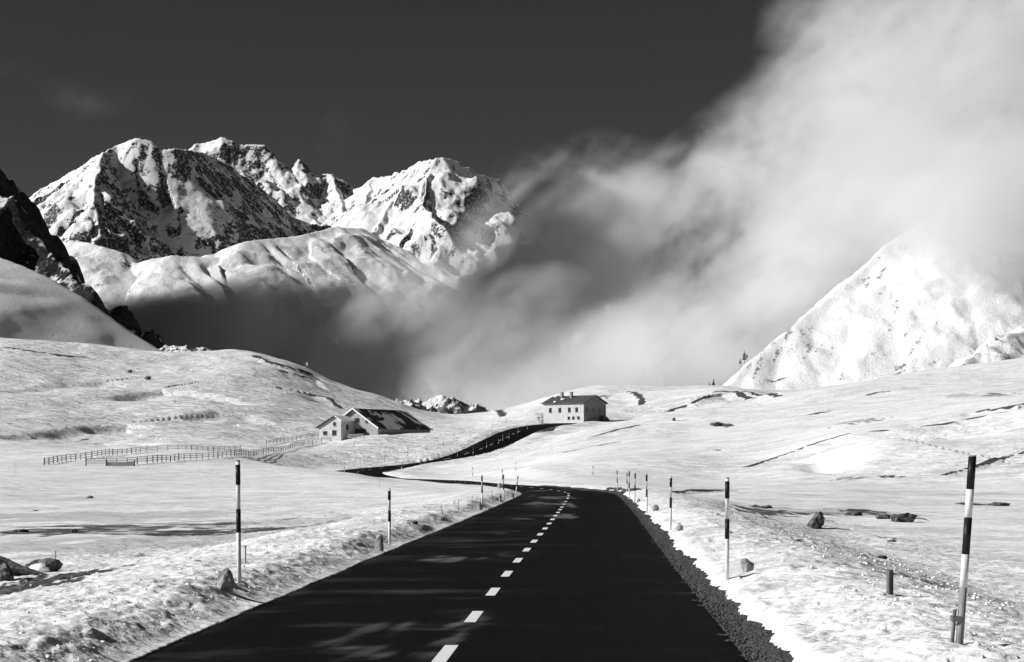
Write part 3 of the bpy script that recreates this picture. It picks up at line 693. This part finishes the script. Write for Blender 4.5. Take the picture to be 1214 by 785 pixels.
# ------------------------------------------------------------------ snow poles
def make_pole():
    r = empty('snow_pole', (0, 0, 0))
    bm = bmesh.new(); tube(bm, (0, 0, -.3), (0, 0, 1.2), .036, .036, 14); obj('pole', bm, M_WHITE, r, True)
    bm = bmesh.new(); tube(bm, (0, 0, 1.2), (0, 0, 2.0), .034, .034, 14); obj('upper_pole', bm, M_WHITE, r, True)
    for z0, z1 in ((.82, 1.20), (1.60, 1.93)):
        bm = bmesh.new(); tube(bm, (0, 0, z0), (0, 0, z1), .0385, .0385, 14); obj('black_band', bm, M_BLACK, r, True)
    bm = bmesh.new(); tube(bm, (0, 0, 1.985), (0, 0, 2.006), .037, .033, 14); obj('end_cap', bm, M_GREY, r, True)
    return r
proto = make_pole(); first = True
POLES = [  # base px, base py, top px, top py, label
    (862, 686, 862.5, 563, 'upright black and white snow pole beside the half buried stone on the right bank'),
    (795, 626, 795.5, 562.5, 'right bank snow pole, next one beyond the pole with the half buried stone'),
    (767, 609, 768, 561, 'slender right bank snow pole standing alone just before the cluster at the bend'),
    (752.5, 597.5, 753, 560, 'snow pole at the near end of the close cluster on the right of the bend'),
    (746, 594, 746.5, 557.5, 'tallest snow pole in the close cluster on the right of the bend'),
    (743.3, 583, 743.5, 560, 'small snow pole set back behind the cluster on the right of the bend'),
    (732, 584, 731.5, 557, 'snow pole at the far end of the cluster on the right of the bend'),
    (703, 572, 703, 551, 'lone small snow pole on the snow behind the outside of the bend'),
    (283.5, 693, 282, 548, 'large black and white snow pole on the left snow bank beside a granite stone'),
    (462, 645, 460.5, 579, 'medium snow pole on the left bank halfway to the bend, beside a pale marker stone'),
    (571.8, 600.5, 571.3, 564.4, 'snow pole on the left bank just before the bend, left of the tip'),
    (597.2, 593.5, 596.8, 562, 'black and white snow pole near the tip of the inner bank at the bend'),
    (595.3, 578, 595.6, 555.5, 'snow pole standing just behind the one at the bend tip'),
    (611.6, 585, 608.2, 563, 'snow pole leaning left at the very tip of the inner bank'),
    (611.5, 564.5, 611.5, 547.3, 'small snow pole on the snow across the road beyond the bend tip'),
    (560.2, 570.5, 560.4, 552.8, 'small snow pole on the near edge of the road past the bend'),
    (408.2, 562, 408.2, 546.7, 'snow pole on the near rim of the hairpin at its left end'),
    (399.3, 554.5, 399.4, 542.6, 'leftmost small snow pole behind the outer edge of the hairpin'),
    (427, 553, 427, 542, 'small snow pole behind the hairpin, second from its left end'),
    (455.8, 552, 456, 540, 'small snow pole behind the hairpin directly below the barn wall'),
    (469.8, 553, 469.8, 543, 'tiny snow pole where the hairpin meets the climbing road'),
    (476, 556, 476.3, 547, 'tiny snow pole on the inner snow tongue of the hairpin'),
    (483.3, 546, 483.5, 537, 'tiny snow pole above the start of the climbing road'),
    (505.2, 539.5, 505.2, 531, 'tiny snow pole above the lower climbing road, below the barn corner'),
    (525.4, 534, 525.6, 524, 'tiny snow pole above the middle of the climbing road'),
    (538.3, 521, 538.5, 513.8, 'tiny snow pole on the open snow right of the barn'),
    (541.9, 527, 542, 518.4, 'tiny snow pole close above the widening road, right of the barn'),
    (558.2, 520, 558.4, 511, 'tiny snow pole above the wide part of the climbing road'),
    (519.5, 545.5, 519.4, 540.5, 'tiny white pole at the lower edge of the narrow climbing road'),
    (542.4, 541.5, 542.5, 535, 'tiny pole at the lower edge of the climbing road, left of its wide part'),
    (561, 539, 561, 531, 'tiny pole against the dark asphalt at the lower edge of the wide climbing road'),
    (577, 531.5, 577, 523.5, 'tiny pole at the lower edge of the climbing road at its widest'),
    (591, 526.5, 591, 520, 'tiny pole at the lower road edge just right of its widest part'),
    (596, 523, 596.2, 514.5, 'tiny pole at the right edge of the upper climbing road'),
    (603.5, 520.5, 603.5, 513.5, 'tiny pole right of the upper climbing road near the next one'),
    (614, 513.8, 614, 506.5, 'tiny pole at the right edge where the road narrows below the house'),
    (625.4, 509.5, 625.4, 503.5, 'tiny pole near the top end of the road below the house'),
    (600.4, 505, 600.6, 495, 'tiny pole on the skyline snow above the top of the road'),
    (584, 510, 584.2, 502, 'tiny pole on the left shoulder of the upper road'),
    (644, 504, 644.3, 492, 'thin snow pole left of the house at the end of the visible road'),
]
for (bx, by, tx, ty, lab) in POLES:
    g = drop(bx, by, 9, 900)
    g.z = on_ground(g.x, g.y); Y = g.y; h = (by-ty)/F*Y
    if Y > 150: h = min(max(h, 1.5), 2.9)
    r = proto if first else copy_tree(proto); first = False
    r.location = g
    t = min(max(1.0, .55*Y/2250/.072*1.0), 1.8) if Y > 100 else 1.0 if Y > 30 else 1.0
    r.scale = (t, t, h/2.0)
    r.rotation_euler = (0, math.atan2((tx-bx), (by-ty)), random.uniform(0, 3))
    tag(r, lab, 'snow pole', 'snow poles along the road')
# the nearest pole on the right leans and is strapped to a short stake
g = drop(1137.5, 763); g.z = on_ground(g.x, g.y); h = 224/F*g.y
r = empty('snow_pole', g); r.rotation_euler = (0, math.atan2(15.5, 224), 0)
tag(r, 'tall leaning snow pole nearest on the right, clamped to a short stake', 'snow pole', 'snow poles along the road')
f = lambda a: h*(1-a)
for nm, a, b, m, rad in (('pole', .695, 1.12, M_GREY, .036), ('pole_section', .52, .70, M_WHITE, .0365), ('pole_section', .175, .34, M_WHITE, .0365), ('black_band', .33, .525, M_BLACK, .0375), ('black_band', .008, .18, M_BLACK, .0375), ('end_cap', 0, .01, M_GREY, .034)):
    bm = bmesh.new(); tube(bm, (0, 0, f(b)), (0, 0, f(a)), rad, rad, 18); obj(nm, bm, m, r, True)
bm = bmesh.new(); tube(bm, (-.072, 0, -.25), (-.066, 0, f(.82)), .018, .018, 8); obj('stake', bm, M_STEEL, r, True)
bm = bmesh.new(); box(bm, (-.035, 0, f(.868)), (.125, .088, .055), 0, .006); obj('clamp', bm, M_STEEL, r)

# ------------------------------------------------------------------ stones and boulders
def rock_bm(w, d, h, seed, rough=.28, sub=4, sink=.25, lean=0, sharp=1.0, top=0, cone=0):
    bm = bmesh.new(); bmesh.ops.create_icosphere(bm, subdivisions=sub, radius=1)
    rnd = random.Random(seed); cuts = []
    for _ in range(11):
        v = Vector((rnd.gauss(0, 1), rnd.gauss(0, 1), rnd.gauss(0, .8))).normalized(); cuts.append((v, rnd.uniform(.62, .92)))
    co = np.array([v.co[:] for v in bm.verts])
    n = fbm(co[:, 0]*1.7+seed, co[:, 1]*1.7+co[:, 2]*1.3, 4, seed)
    n2 = perlin(co[:, 0]*6+co[:, 2]*5, co[:, 1]*6-seed, seed+5)
    for v, a, b in zip(bm.verts, n, n2):
        p = v.co.copy()
        for c, dd in cuts:
            s_ = p.dot(c)
            if s_ > dd: p -= c*(s_-dd)*sharp
        p *= 1+rough*a*.6+.05*b
        z = (p.z+1)*(1-cone*min(1, abs(p.x)))-1
        v.co = Vector((p.x*w/2+lean*max(z, -.5)*h*.5-top*p.x*max(z, 0)*w*.25, p.y*d/2, (z+1-sink)*h/(2-sink)))
    return bm
def rock(name, px, py0, py1, wpx, label, cat, group=None, seed=0, mat=None, dep=.8, **kw):
    g = drop(px, py1); Y = g.y; g.z = on_ground(g.x, g.y)-.03
    wd, hh = wpx/F*Y, (py1-py0)/F*Y
    o = obj(name, rock_bm(wd, wd*dep, hh+.03, seed, **kw), mat or M_STONE, None, True)
    o.location = g; o.rotation_euler = (0, 0, 0)
    return tag(o, label, cat, group), g, wd, hh
GS = 'marker stones beside the snow poles'
for i, (px, y0, y1, wpx, lab) in enumerate((
    (267, 677, 702, 23, 'big rough granite stone leaning beside the large snow pole on the left'),
    (450, 632, 653, 12, 'upright pale marker stone beside the medium snow pole on the left bank'),
    (568.7, 595.5, 604, 6, 'small pale marker stone at the foot of the snow pole before the bend'),
    (592.8, 586, 595.5, 4, 'narrow pale stone beside the pole at the bend tip'),
    (592, 572, 579, 5, 'little stone on the snow behind the poles at the bend tip'),
    (607.5, 584.5, 590, 4, 'tiny stone at the foot of the pole that leans left'),
    (885, 659, 676, 18, 'half buried dark stone capped in snow beside the upright pole on the right'),
    (805.5, 617, 626, 9, 'small half buried stone beside the next pole along the right bank'),
    (777, 599, 606, 9, 'small rounded stone on the right bank beyond the smaller half buried one'),
    (757, 590, 595, 5, 'tiny stone among the clustered poles right of the bend'))):
    rock('marker_stone', px, y0, y1, wpx, lab, 'stone', GS, 100+i, dep=.6, lean=.12 if i == 0 else 0, rough=.2, sharp=.8)
rock('boulder', 968, 606, 625.5, 23, 'dark pointed boulder standing alone on the snowfield on the right', 'boulder', None, 7, M_ROCK, .8, lean=.25, rough=.35, top=.55)
o, g, wd, hh = rock('boulder', 54, 662, 678, 50, 'rounded dark boulder with a big white snow patch, in front left', 'boulder', None, 11, M_ROCK, .6, rough=.3)
bm = rock_bm(wd*.56, wd*.36, hh*.78, 15, rough=.12, sharp=.4); s_ = obj('snow_patch', bm, M_CLOD, o, True); s_.location = (-.05*wd, -wd*.2, 0)
GR = 'rocks poking out of the snow'
for i, (px, y0, y1, wpx, lab, kw) in enumerate((
    (-22, 655, 689, 170, 'large dark rock outcrop at the left edge sloping down to the right', dict(rough=.5, dep=.3, cone=.75)),
    (3, 673, 692, 32, 'dark rock at the lower left edge in front of the larger outcrop', dict(rough=.5)),
    (1071, 608, 619, 28, 'low jagged rock cluster right of the pointed boulder', dict(rough=.8, dep=.7)),
    (1047, 609, 615, 20, 'thin flat rock between the pointed boulder and the jagged cluster', dict(rough=.6)),
    (1012, 606, 611, 20, 'small flat rock just right of and behind the pointed boulder', dict(rough=.6)),
    (908, 599, 602.5, 18, 'flat dark rock beyond the dark streak on the right field', dict(rough=.5)),
    (1057, 640, 643.5, 14, 'small flat rock on the right field in front of the jagged cluster', dict(rough=.5)),
    (1184, 596, 600, 30, 'low dark flat rock at the right edge behind the nearest pole', dict(rough=.5, dep=.5)),
    (1046, 656, 660, 12, 'small rock just above the wooden post', dict(rough=.5)),
    (24, 626, 630, 18, 'low dark rock in the frozen streak at the far left', dict(rough=.5)),
    (88.5, 627, 631.5, 8, 'little pointed rock in the frozen streak on the left', dict(rough=.4)),
    (107, 588, 591, 8, 'tiny dark rock out on the left snowfield', dict(rough=.4)),
    (491, 621, 624.5, 11, 'small flat rock between the left bank and the field near the bend', dict(rough=.4)),
    (154, 436, 440, 6, 'small dark rock high on the left hillside', dict(rough=.5)),
    (175, 450, 454, 8, 'dark rock on the left hillside below the highest one', dict(rough=.5)),
    (850, 499, 504, 14, 'round dark rock on the right slope below the rocky knoll', dict(rough=.4)),
    (799, 494, 498, 4, 'tiny boulder on the slope right of the house', dict(rough=.4)))):
    rock('rock', px, y0, y1, wpx, lab, 'rock', GR, 200+i, M_ROCK, **kw)

# ------------------------------------------------------------------ post, stakes, summit marker
g = drop(1055, 705); g.z = on_ground(g.x, g.y); hh = 29/F*g.y
bm = bmesh.new(); box(bm, (0, 0, hh/2-.1), (.075, .075, hh+.2), .3, .008); o = obj('post', bm, M_WOOD); o.location = g
tag(o, 'short square wooden post in the snow at right below the bank', 'post')
for px, py0, py1, dx, lab in (
    (291, 648, 668, 0, 'thin stake with a knob behind the large snow pole on the left'),
    (66, 656, 672, 0, 'thin stake beside the dark boulder with the snow patch'),
    (526, 601.5, 617.5, -3, 'thin stake leaning left on the left bank beyond the medium pole'),
    (543.8, 592, 606, 0, 'thin upright stake left of the pole before the bend, farther from it'),
    (559.7, 588, 605, 0, 'thin upright stake left of the pole before the bend, closer to it'),
    (584, 583, 597, -.5, 'thin stake right of the pole before the bend'),
    (603, 583, 591, -1.5, 'tiny stake between the bend tip poles'),
    (18, 549, 562, 0, 'thin stake on the far left snowfield in front of the fence'),
    (450, 567, 577, 0, 'tiny stake on the mound inside the hairpin')):
    g = drop(px, py1); g.z = on_ground(g.x, g.y); hh = (py1-py0)/F*g.y; t = max(.011, .30*g.y/F*.5)
    r = empty('stake', g); tag(r, lab, 'stake', 'thin stakes along the left bank')
    r.rotation_euler = (0, math.atan2(dx, py1-py0), 0)
    bm = bmesh.new(); tube(bm, (0, 0, -.2), (0, 0, hh), t, t, 8); obj('rod', bm, M_WOOD, r)
    bm = bmesh.new(); bmesh.ops.create_uvsphere(bm, u_segments=8, v_segments=6, radius=t*1.9, matrix=Matrix.Translation((0, 0, hh))); obj('knob', bm, M_WOOD, r)
g = drop(364, 438.5, 300); g.z = on_ground(g.x, g.y)
r = empty('hill_marker', g); tag(r, 'small pale marker board on a post on the crest of the left hill', 'marker')
bm = bmesh.new(); tube(bm, (0, 0, -.4), (0, 0, 2.0), .06, .06, 8); obj('post', bm, M_WOOD, r)
bm = bmesh.new(); box(bm, (0, -.08, 2.0), (.8, .06, 1.5), 0, .01); obj('board', bm, M_WHITE, r)

# ------------------------------------------------------------------ timber fences
def fence(pix, step, ph, label, rails, mat, px_h=None):
    P3 = [drop(a, b, 150, 800) for a, b in pix]; xy = np.array([(p.x, p.y) for p in P3])
    L = np.concatenate([[0], np.cumsum(np.linalg.norm(np.diff(xy, axis=0), axis=1))])
    n = int(L[-1]/step); ss = np.linspace(0, L[-1], n+1); px_ = np.interp(ss, L, xy[:, 0]); py_ = np.interp(ss, L, xy[:, 1]); pz = ground_z(px_, py_, True)
    r = empty('timber_fence', (px_[0], py_[0], pz[0])); o0 = Vector(r.location); tag(r, label, 'fence', 'timber fences left of the barn')
    rnd = random.Random(int(L[-1]))
    for x, y, z in zip(px_, py_, pz):
        bm = bmesh.new(); hh = ph*rnd.uniform(.92, 1.15); box(bm, Vector((x, y, z+hh/2-.2))-o0, (.17, .15, hh+.4), rnd.uniform(-.3, .3), .02); obj('post', bm, M_FENCE if rnd.random() < .6 else M_DWOOD, r)
    for hz in rails:
        bm = bmesh.new()
        for i in range(len(ss)-1):
            a = Vector((px_[i], py_[i], pz[i]+hz*ph)); b = Vector((px_[i+1], py_[i+1], pz[i+1]+hz*ph*rnd.uniform(.97, 1.03))); d = b-a
            box(bm, (a+b)/2-o0+Vector((0, -.13, 0)), (d.length, .05, .11), math.atan2(d.y, d.x))
        obj('rail', bm, mat, r)
fence(((52.5, 551), (80, 546.5), (100, 543.5), (116, 541.5), (135, 538.5), (170, 535.5), (217, 534.5), (250, 534), (285, 533.5)), 4.0, 1.25, 'long timber fence at the foot of the left hill, behind the nearer fence', (.35, .65, .95), M_FENCE)
fence(((102, 551.5), (125, 551.5), (177, 550), (214, 546), (250, 543.5), (277, 542), (305, 540), (326, 537), (348, 533), (362, 529), (380, 526), (402, 522.5), (431, 520.5)), 3.6, 1.3, 'nearer timber fence running up across the snow to the barn', (.4, .7, 1.0), M_FENCE)
fence(((316, 526.5), (335, 523.5), (356, 520.5), (378, 518.5)), 3.6, 1.2, 'short upper timber fence ending behind the pale gable of the barn', (.4, .7, 1.0), M_FENCE)
# feed trough
g = drop(143, 553, 200); g.z = on_ground(g.x, g.y)
r = empty('feed_trough', g, R(6)); tag(r, 'long low wooden trough with one dark end in front of the nearer fence', 'trough')
bm = bmesh.new()
for yy in (-.35, .35): box(bm, (0, yy, .45), (4.6, .07, .7), 0, .01)
obj('side_board', bm, M_FENCE, r)
bm = bmesh.new(); box(bm, (0, 0, .2), (4.6, .62, .06)); obj('bottom_board', bm, M_WOOD, r)
for xx in (-2.34, 2.36):
    bm = bmesh.new(); box(bm, (xx, 0, .6), (.12, .86, 1.0), 0, .01); obj('end_board', bm, M_DWOOD, r)

# ------------------------------------------------------------------ buildings
def frame_on(px, py, Y, ang, z_off=0):
    p = P(px, py, Y); return p
def wall_prism(bm, x0, x1, y0, y1, z0, ze, zp=None, axis='x', xp=None):
    """walls of a gabled block; ridge along y when axis == 'x' (gables face -y and +y)"""
    xp = (x0+x1)/2 if xp is None else xp
    def end(y): return [(x0, y, z0), (x1, y, z0), (x1, y, ze[1]), (xp, y, zp), (x0, y, ze[0])]
    a, b = end(y0), end(y1)
    va = [bm.verts.new(v) for v in a]; vb = [bm.verts.new(v) for v in b]
    bm.faces.new(va); bm.faces.new(vb[::-1])
    for i in range(5):
        j = (i+1) % 5
        bm.faces.new((va[j], va[i], vb[i], vb[j]))
def slab(bm, pts, th):
    a = [bm.verts.new(Vector(p)) for p in pts]; b = [bm.verts.new(Vector(p)+Vector((0, 0, th))) for p in pts]
    bm.faces.new(a[::-1]); bm.faces.new(b); n = len(a)
    for i in range(n): bm.faces.new((a[i], a[(i+1) % n], b[(i+1) % n], b[i]))
def window(root, c, w, h, ry, depth=.12, name='window', cross=True, fm=None, gm=None):
    """opening in a wall whose outward normal is the local -y turned by ry"""
    e = Matrix.Translation(c) @ Matrix.Rotation(ry, 4, 'Z')
    bm = bmesh.new(); t = .09
    for (x, z, sx, sz) in ((-w/2-t/2, 0, t, h+2*t), (w/2+t/2, 0, t, h+2*t), (0, h/2+t/2, w, t), (0, -h/2-t/2, w, t)): box(bm, (x, -.02, z), (sx, .10, sz))
    if cross: box(bm, (0, -.012, 0), (.06, .07, h)); 
    bm.transform(e); fr = obj(name, bm, fm or M_WOOD, root)
    bm = bmesh.new(); box(bm, (0, .0, 0), (w, .05, h)); bm.transform(e); obj('pane', bm, gm or M_PANE, fr)
    bm = bmesh.new(); box(bm, (0, -.09, -h/2-t-.04), (w+.3, .2, .06)); bm.transform(e); obj('sill', bm, M_STONE, fr)
# barn: local x runs along the gable (right to left is negative), local y goes back along the long side
p = P(448, 517.0, 548); barn = empty('barn', (p.x, p.y, p.z), R(-31.5))
tag(barn, 'low stone barn with a wide dark roof partly under snow and a pale gabled annexe', 'barn')
Wb, Lb, He, Hp = 17.0, 27.0, 2.5, 7.9
bm = bmesh.new(); wall_prism(bm, -Wb, 0, 0, Lb, -2.5, (He, He), Hp-.15); obj('wall', bm, M_STWALL, barn)
rise = (Hp-He)/(Wb/2); ov = .7
for sx in (1, -1):
    bm = bmesh.new(); xe = -Wb/2+sx*(Wb/2+ov); ze = He-rise*ov
    slab(bm, [(-Wb/2, -.8, Hp), (xe, -.8, ze), (xe, Lb+.8, ze), (-Wb/2, Lb-3.5 if sx > 0 else Lb-3.5, Hp)], .22)
    obj('roof', bm, M_ROOFSNOW if sx > 0 else M_ROOF, barn)
bm = bmesh.new(); slab(bm, [(-Wb/2, Lb-3.5, Hp-.02), (ov, Lb+.82, He-rise*ov-.02), (-Wb-ov, Lb+.82, He-rise*ov-.02)], .2); obj('hip', bm, M_ROOF, barn)
bm = bmesh.new()                                  # white bargeboards along the front gable
for sx in (1, -1):
    a = Vector((-Wb/2, -.86, Hp+.16)); b = Vector((-Wb/2+sx*(Wb/2+ov), -.86, He-rise*ov+.16)); d = b-a
    m = Matrix.Translation((a+b)/2) @ Matrix.Rotation(-math.atan2(d.z, d.x), 4, 'Y')
    bmesh.ops.create_cube(bm, size=1, matrix=m @ Matrix.Diagonal((d.length, .1, .42, 1)))
obj('bargeboard', bm, M_WHITE, barn)
window(barn, Vector((-7.4, -.02, 4.6)), 1.5, 1.2, 0); window(barn, Vector((-4.0, -.02, 4.2)), .6, .6, 0, cross=False)
bm = bmesh.new(); box(bm, (-6.2, -.04, .95), (3.8, .12, 2.4)); dr = obj('barn_door', bm, M_DWOOD, barn)
bm = bmesh.new(); box(bm, (-4.6, -.12, 1.0), (.1, .1, .4)); obj('handle', bm, M_STEEL, dr)
bm = bmesh.new(); box(bm, (.05, Lb-1.6, .6), (.12, 1.3, 1.9)); obj('side_door', bm, M_DWOOD, barn)
# annexe in front of the left half of the gable
bm = bmesh.new(); wall_prism(bm, -16.6, -8.6, -6.2, -.01, -2.5, (2.6, 4.6), 5.7, xp=-10.6); obj('annexe_wall', bm, M_RENDER, barn)
for nm, q, m in (('annexe_roof', [(-10.6, -6.9, 5.75), (-17.4, -6.9, 2.35), (-17.4, -.02, 2.35), (-10.6, -.02, 5.75)], M_ROOF), ('annexe_roof', [(-10.6, -6.9, 5.75), (-8.0, -6.9, 4.35), (-8.0, -.02, 4.35), (-10.6, -.02, 5.75)], M_CLOD)):
    bm = bmesh.new(); slab(bm, q, .2); obj(nm, bm, m, barn)
bm = bmesh.new(); box(bm, (-14.6, -3.4, 4.6), (.5, .5, 1.6), 0, .02); obj('chimney', bm, M_STONE, barn)
for c, w_, h_ in ((Vector((-10.9, -6.22, 3.5)), .8, .9), (Vector((-14.3, -6.22, .9)), 1.3, .9), (Vector((-11.0, -6.22, .95)), 1.3, 1.3)): window(barn, c, w_, h_, 0)
window(barn, Vector((-8.58, -3.2, 2.6)), .9, 1.4, R(90), cross=False)
# house
p = P(692, 498.6, 622); house = empty('house', (p.x, p.y, p.z), R(50))
tag(house, 'two storey white house with a low dark roof and two chimneys on the saddle', 'house')
Wh, Lh, He, Hp = 12.0, 17.0, 5.9, 8.3
# local x: along the gable (+x to the right and away), local y: along the long wall (left and away)
bm = bmesh.new(); wall_prism(bm, 0, Wh, 0, Lh, -4, (He, He), Hp-.12); obj('wall', bm, M_RENDER, house)
bm = bmesh.new(); wall_prism(bm, .02, Wh-.02, -.06, -.004, -3, (He-.06, He-.06), Hp-.2); obj('gable_shade_sheet', bm, M_GABLESHADE, house)  # dark sheet over the white gable wall, painting in its shade
rise = (Hp-He)/(Wh/2)
for sx in (1, -1):
    xe = Wh/2+sx*(Wh/2+.6); bm = bmesh.new(); slab(bm, [(Wh/2, -.7, Hp), (xe, -.7, He-rise*.6), (xe, Lh+.7, He-rise*.6), (Wh/2, Lh+.7, Hp)], .2)
    rf = obj('roof', bm, M_ROOF, house)
    if sx < 0:
        for (yy, xx, zz) in ((13.2, 5.2, 1.9), (8.6, 4.4, 2.2)):
            bm = bmesh.new(); zb = Hp-(Wh/2-xx)*rise; box(bm, (xx, yy, zb+zz/2-.3), (.9, .8, zz), 0, .02); box(bm, (xx, yy, zb+zz-.25), (1.15, 1.05, .18)); obj('chimney', bm, M_STONE, rf)
        for (yy, xx, s__) in ((10.4, 2.2, .75), (15.4, 5.0, .9), (12.2, .25, .6)):
            zb = Hp-(Wh/2-xx)*rise; bm = rock_bm(s__*2, s__*2.4, s__*.9, int(yy*10), rough=.1, sharp=.3, sub=3)
            for v in bm.verts: v.co += Vector((xx, yy, zb+.12))
            obj('snow_patch', bm, M_CLOD, rf, True)
for yy in (2.9, 6.0, 10.0, 14.0): window(house, Vector((-.02, yy, 3.6)), .95, 1.35, R(-90))
for yy in (2.2, 4.3, 6.2): window(house, Vector((-.02, yy, .9)), .8, .8, R(-90), cross=False)
for xx in (1.7, 5.0, 8.4): window(house, Vector((xx, -.07, 3.5)), .9, 1.2, 0)
window(house, Vector((6.0, -.03, 6.95)), .7, .7, 0, cross=False)
bm = bmesh.new(); box(bm, (9.4, -.09, .75), (2.4, .12, 2.0)); dr = obj('door', bm, M_DWOOD, house); bm = bmesh.new(); box(bm, (8.6, -.17, .7), (.1, .08, .3)); obj('handle', bm, M_STEEL, dr)
bm = bmesh.new()
a = [(12.2, -.2, -1.5), (19.5, 3.0, -1.5), (19.5, 4.2, -1.5), (12.2, 4.0, -1.5)]; 
va = [bm.verts.new(v) for v in a]; vb = [bm.verts.new(v) for v in ((12.2, -.2, 1.6), (19.5, 3.0, -.4), (19.5, 4.2, -.4), (12.2, 4.0, 1.6))]
bm.faces.new(va[::-1]); bm.faces.new(vb)
for i in range(4): bm.faces.new((va[i], va[(i+1) % 4], vb[(i+1) % 4], vb[i]))
obj('ramp', bm, M_ROCK, house)

# ------------------------------------------------------------------ a few conifers on the shoulder of the right mountain
def conifer(px, py, Y, h, label, seed):
    p = P(px, py, Y); r = empty('conifer', p); tag(r, label, 'tree', 'conifers on the mountain shoulder')
    bm = bmesh.new(); tube(bm, (0, 0, -3), (0, 0, h*.96), h*.022, h*.004, 7); obj('trunk', bm, M_DWOOD, r)
    rnd = random.Random(seed); bm = bmesh.new()
    n = 26
    for k in range(n):
        f_ = k/n; z = h*(.12+.86*f_); L = h*.23*(1-f_)**.85*rnd.uniform(.6, 1.15)+.15
        for j in range(9):
            a = j*.7+k*1.9+rnd.uniform(-.3, .3); l_ = L*rnd.uniform(.55, 1.15); d = Vector((math.cos(a), math.sin(a), 0)); s_ = Vector((-d.y, d.x, 0))
            q = Vector((0, 0, z)); e = q+d*l_+Vector((0, 0, -l_*.38)); mdl = q+d*l_*.55+Vector((0, 0, -l_*.12)); wd = l_*.22
            poly(bm, [q, mdl+s_*wd, e, mdl-s_*wd]); poly(bm, [q, mdl+Vector((0, 0, wd*.7)), e, mdl-Vector((0, 0, wd*.8))])
    obj('crown', bm, M_NEEDLE, r)
for i, (px, py, h, lab) in enumerate(((882.5, 427.5, 11.5, 'tallest hazy conifer on the shoulder of the right mountain'), (877.5, 432, 6.5, 'short hazy conifer left of and below the tallest one'), (885.5, 424.5, 5, 'small hazy conifer close to the right of the tallest one'), (846, 457.5, 8, 'bushy hazy conifer at the foot of the right mountain'), (841, 460, 6, 'leftmost low hazy conifer at the foot of the right mountain'))):
    conifer(px, py, 1893, h, lab, 300+i)

# ------------------------------------------------------------------ loose snow and gravel nobody could count
def scatter(name, spots, mat, label, seed, kinds=7, sub=1, flat=.75, angular=False):
    rnd = random.Random(seed); protos = []
    for k in range(kinds):
        bm = bmesh.new(); bmesh.ops.create_icosphere(bm, subdivisions=sub, radius=1)
        for v in bm.verts: v.co *= rnd.uniform(.55 if angular else .72, 1.15); v.co.z *= flat
        bm.verts.ensure_lookup_table(); protos.append((np.array([v.co[:] for v in bm.verts]), np.array([[v.index for v in f.verts] for f in bm.faces]))); bm.free()
    V, Fc, b = [], [], 0
    for (x, y, z, s_) in spots:
        v, fc = protos[rnd.randrange(kinds)]; a = rnd.uniform(0, 6.28); ca, sa = math.cos(a), math.sin(a)
        q = v*np.array([s_*rnd.uniform(.7, 1.4), s_*rnd.uniform(.7, 1.3), s_]); V.append(np.stack([q[:, 0]*ca-q[:, 1]*sa+x, q[:, 0]*sa+q[:, 1]*ca+y, q[:, 2]+z], 1)); Fc.append(fc+b); b += len(v)
    o = mesh_np(name, np.vstack(V), np.vstack(Fc), mat, not angular); o['kind'] = 'stuff'; o['label'] = label; return o
def along(n, y0, y1, e0, e1, side, pw, smin, smax, seed, sink=.3):
    rg = np.random.RandomState(seed); Yv = y0*(y1/y0)**rg.rand(n); s_ = np.interp(Yv, road[:230, 1], rs[:230]); e = e0+(e1-e0)*rg.rand(n)**pw
    x = np.interp(s_, rs, road[:, 0])+np.interp(s_, rs, rn[:, 0])*(HALF+e)*side; y = np.interp(s_, rs, road[:, 1])+np.interp(s_, rs, rn[:, 1])*(HALF+e)*side
    z = ground_z(x, y, True); sz = smin*(smax/smin)**(rg.rand(n)**2.2); return list(zip(x, y, z-sink*sz*0+sz*.25, sz))
scatter('snow_clods', along(3000, 17, 95, 1.6, 9, 1, .8, .009, .042, 1)+along(1500, 17, 90, .3, 7, -1, 1.3, .009, .036, 2)+along(450, 20, 80, 3.2, 7, 1, 1.0, .02, .06, 3), M_CLOD, 'loose clods of snow thrown up along both banks', 5, angular=True)
rg = np.random.RandomState(9); n = 6500; Yv = 17*(150/17)**rg.rand(n); s_ = np.interp(Yv, road[:230, 1], rs[:230]); e = -.03+.55*rg.rand(n)
x = np.interp(s_, rs, road[:, 0])+np.interp(s_, rs, rn[:, 0])*(HALF+e); y = np.interp(s_, rs, road[:, 1])+np.interp(s_, rs, rn[:, 1])*(HALF+e)
scatter('gravel', list(zip(x, y, np.interp(s_, rs, road[:, 2])+.012+0*x, .008*(4.0)**(rg.rand(n)**1.8))), M_GRAVEL, 'dark loose gravel between the asphalt and the right snow bank', 8, 7, 1, .7, True)
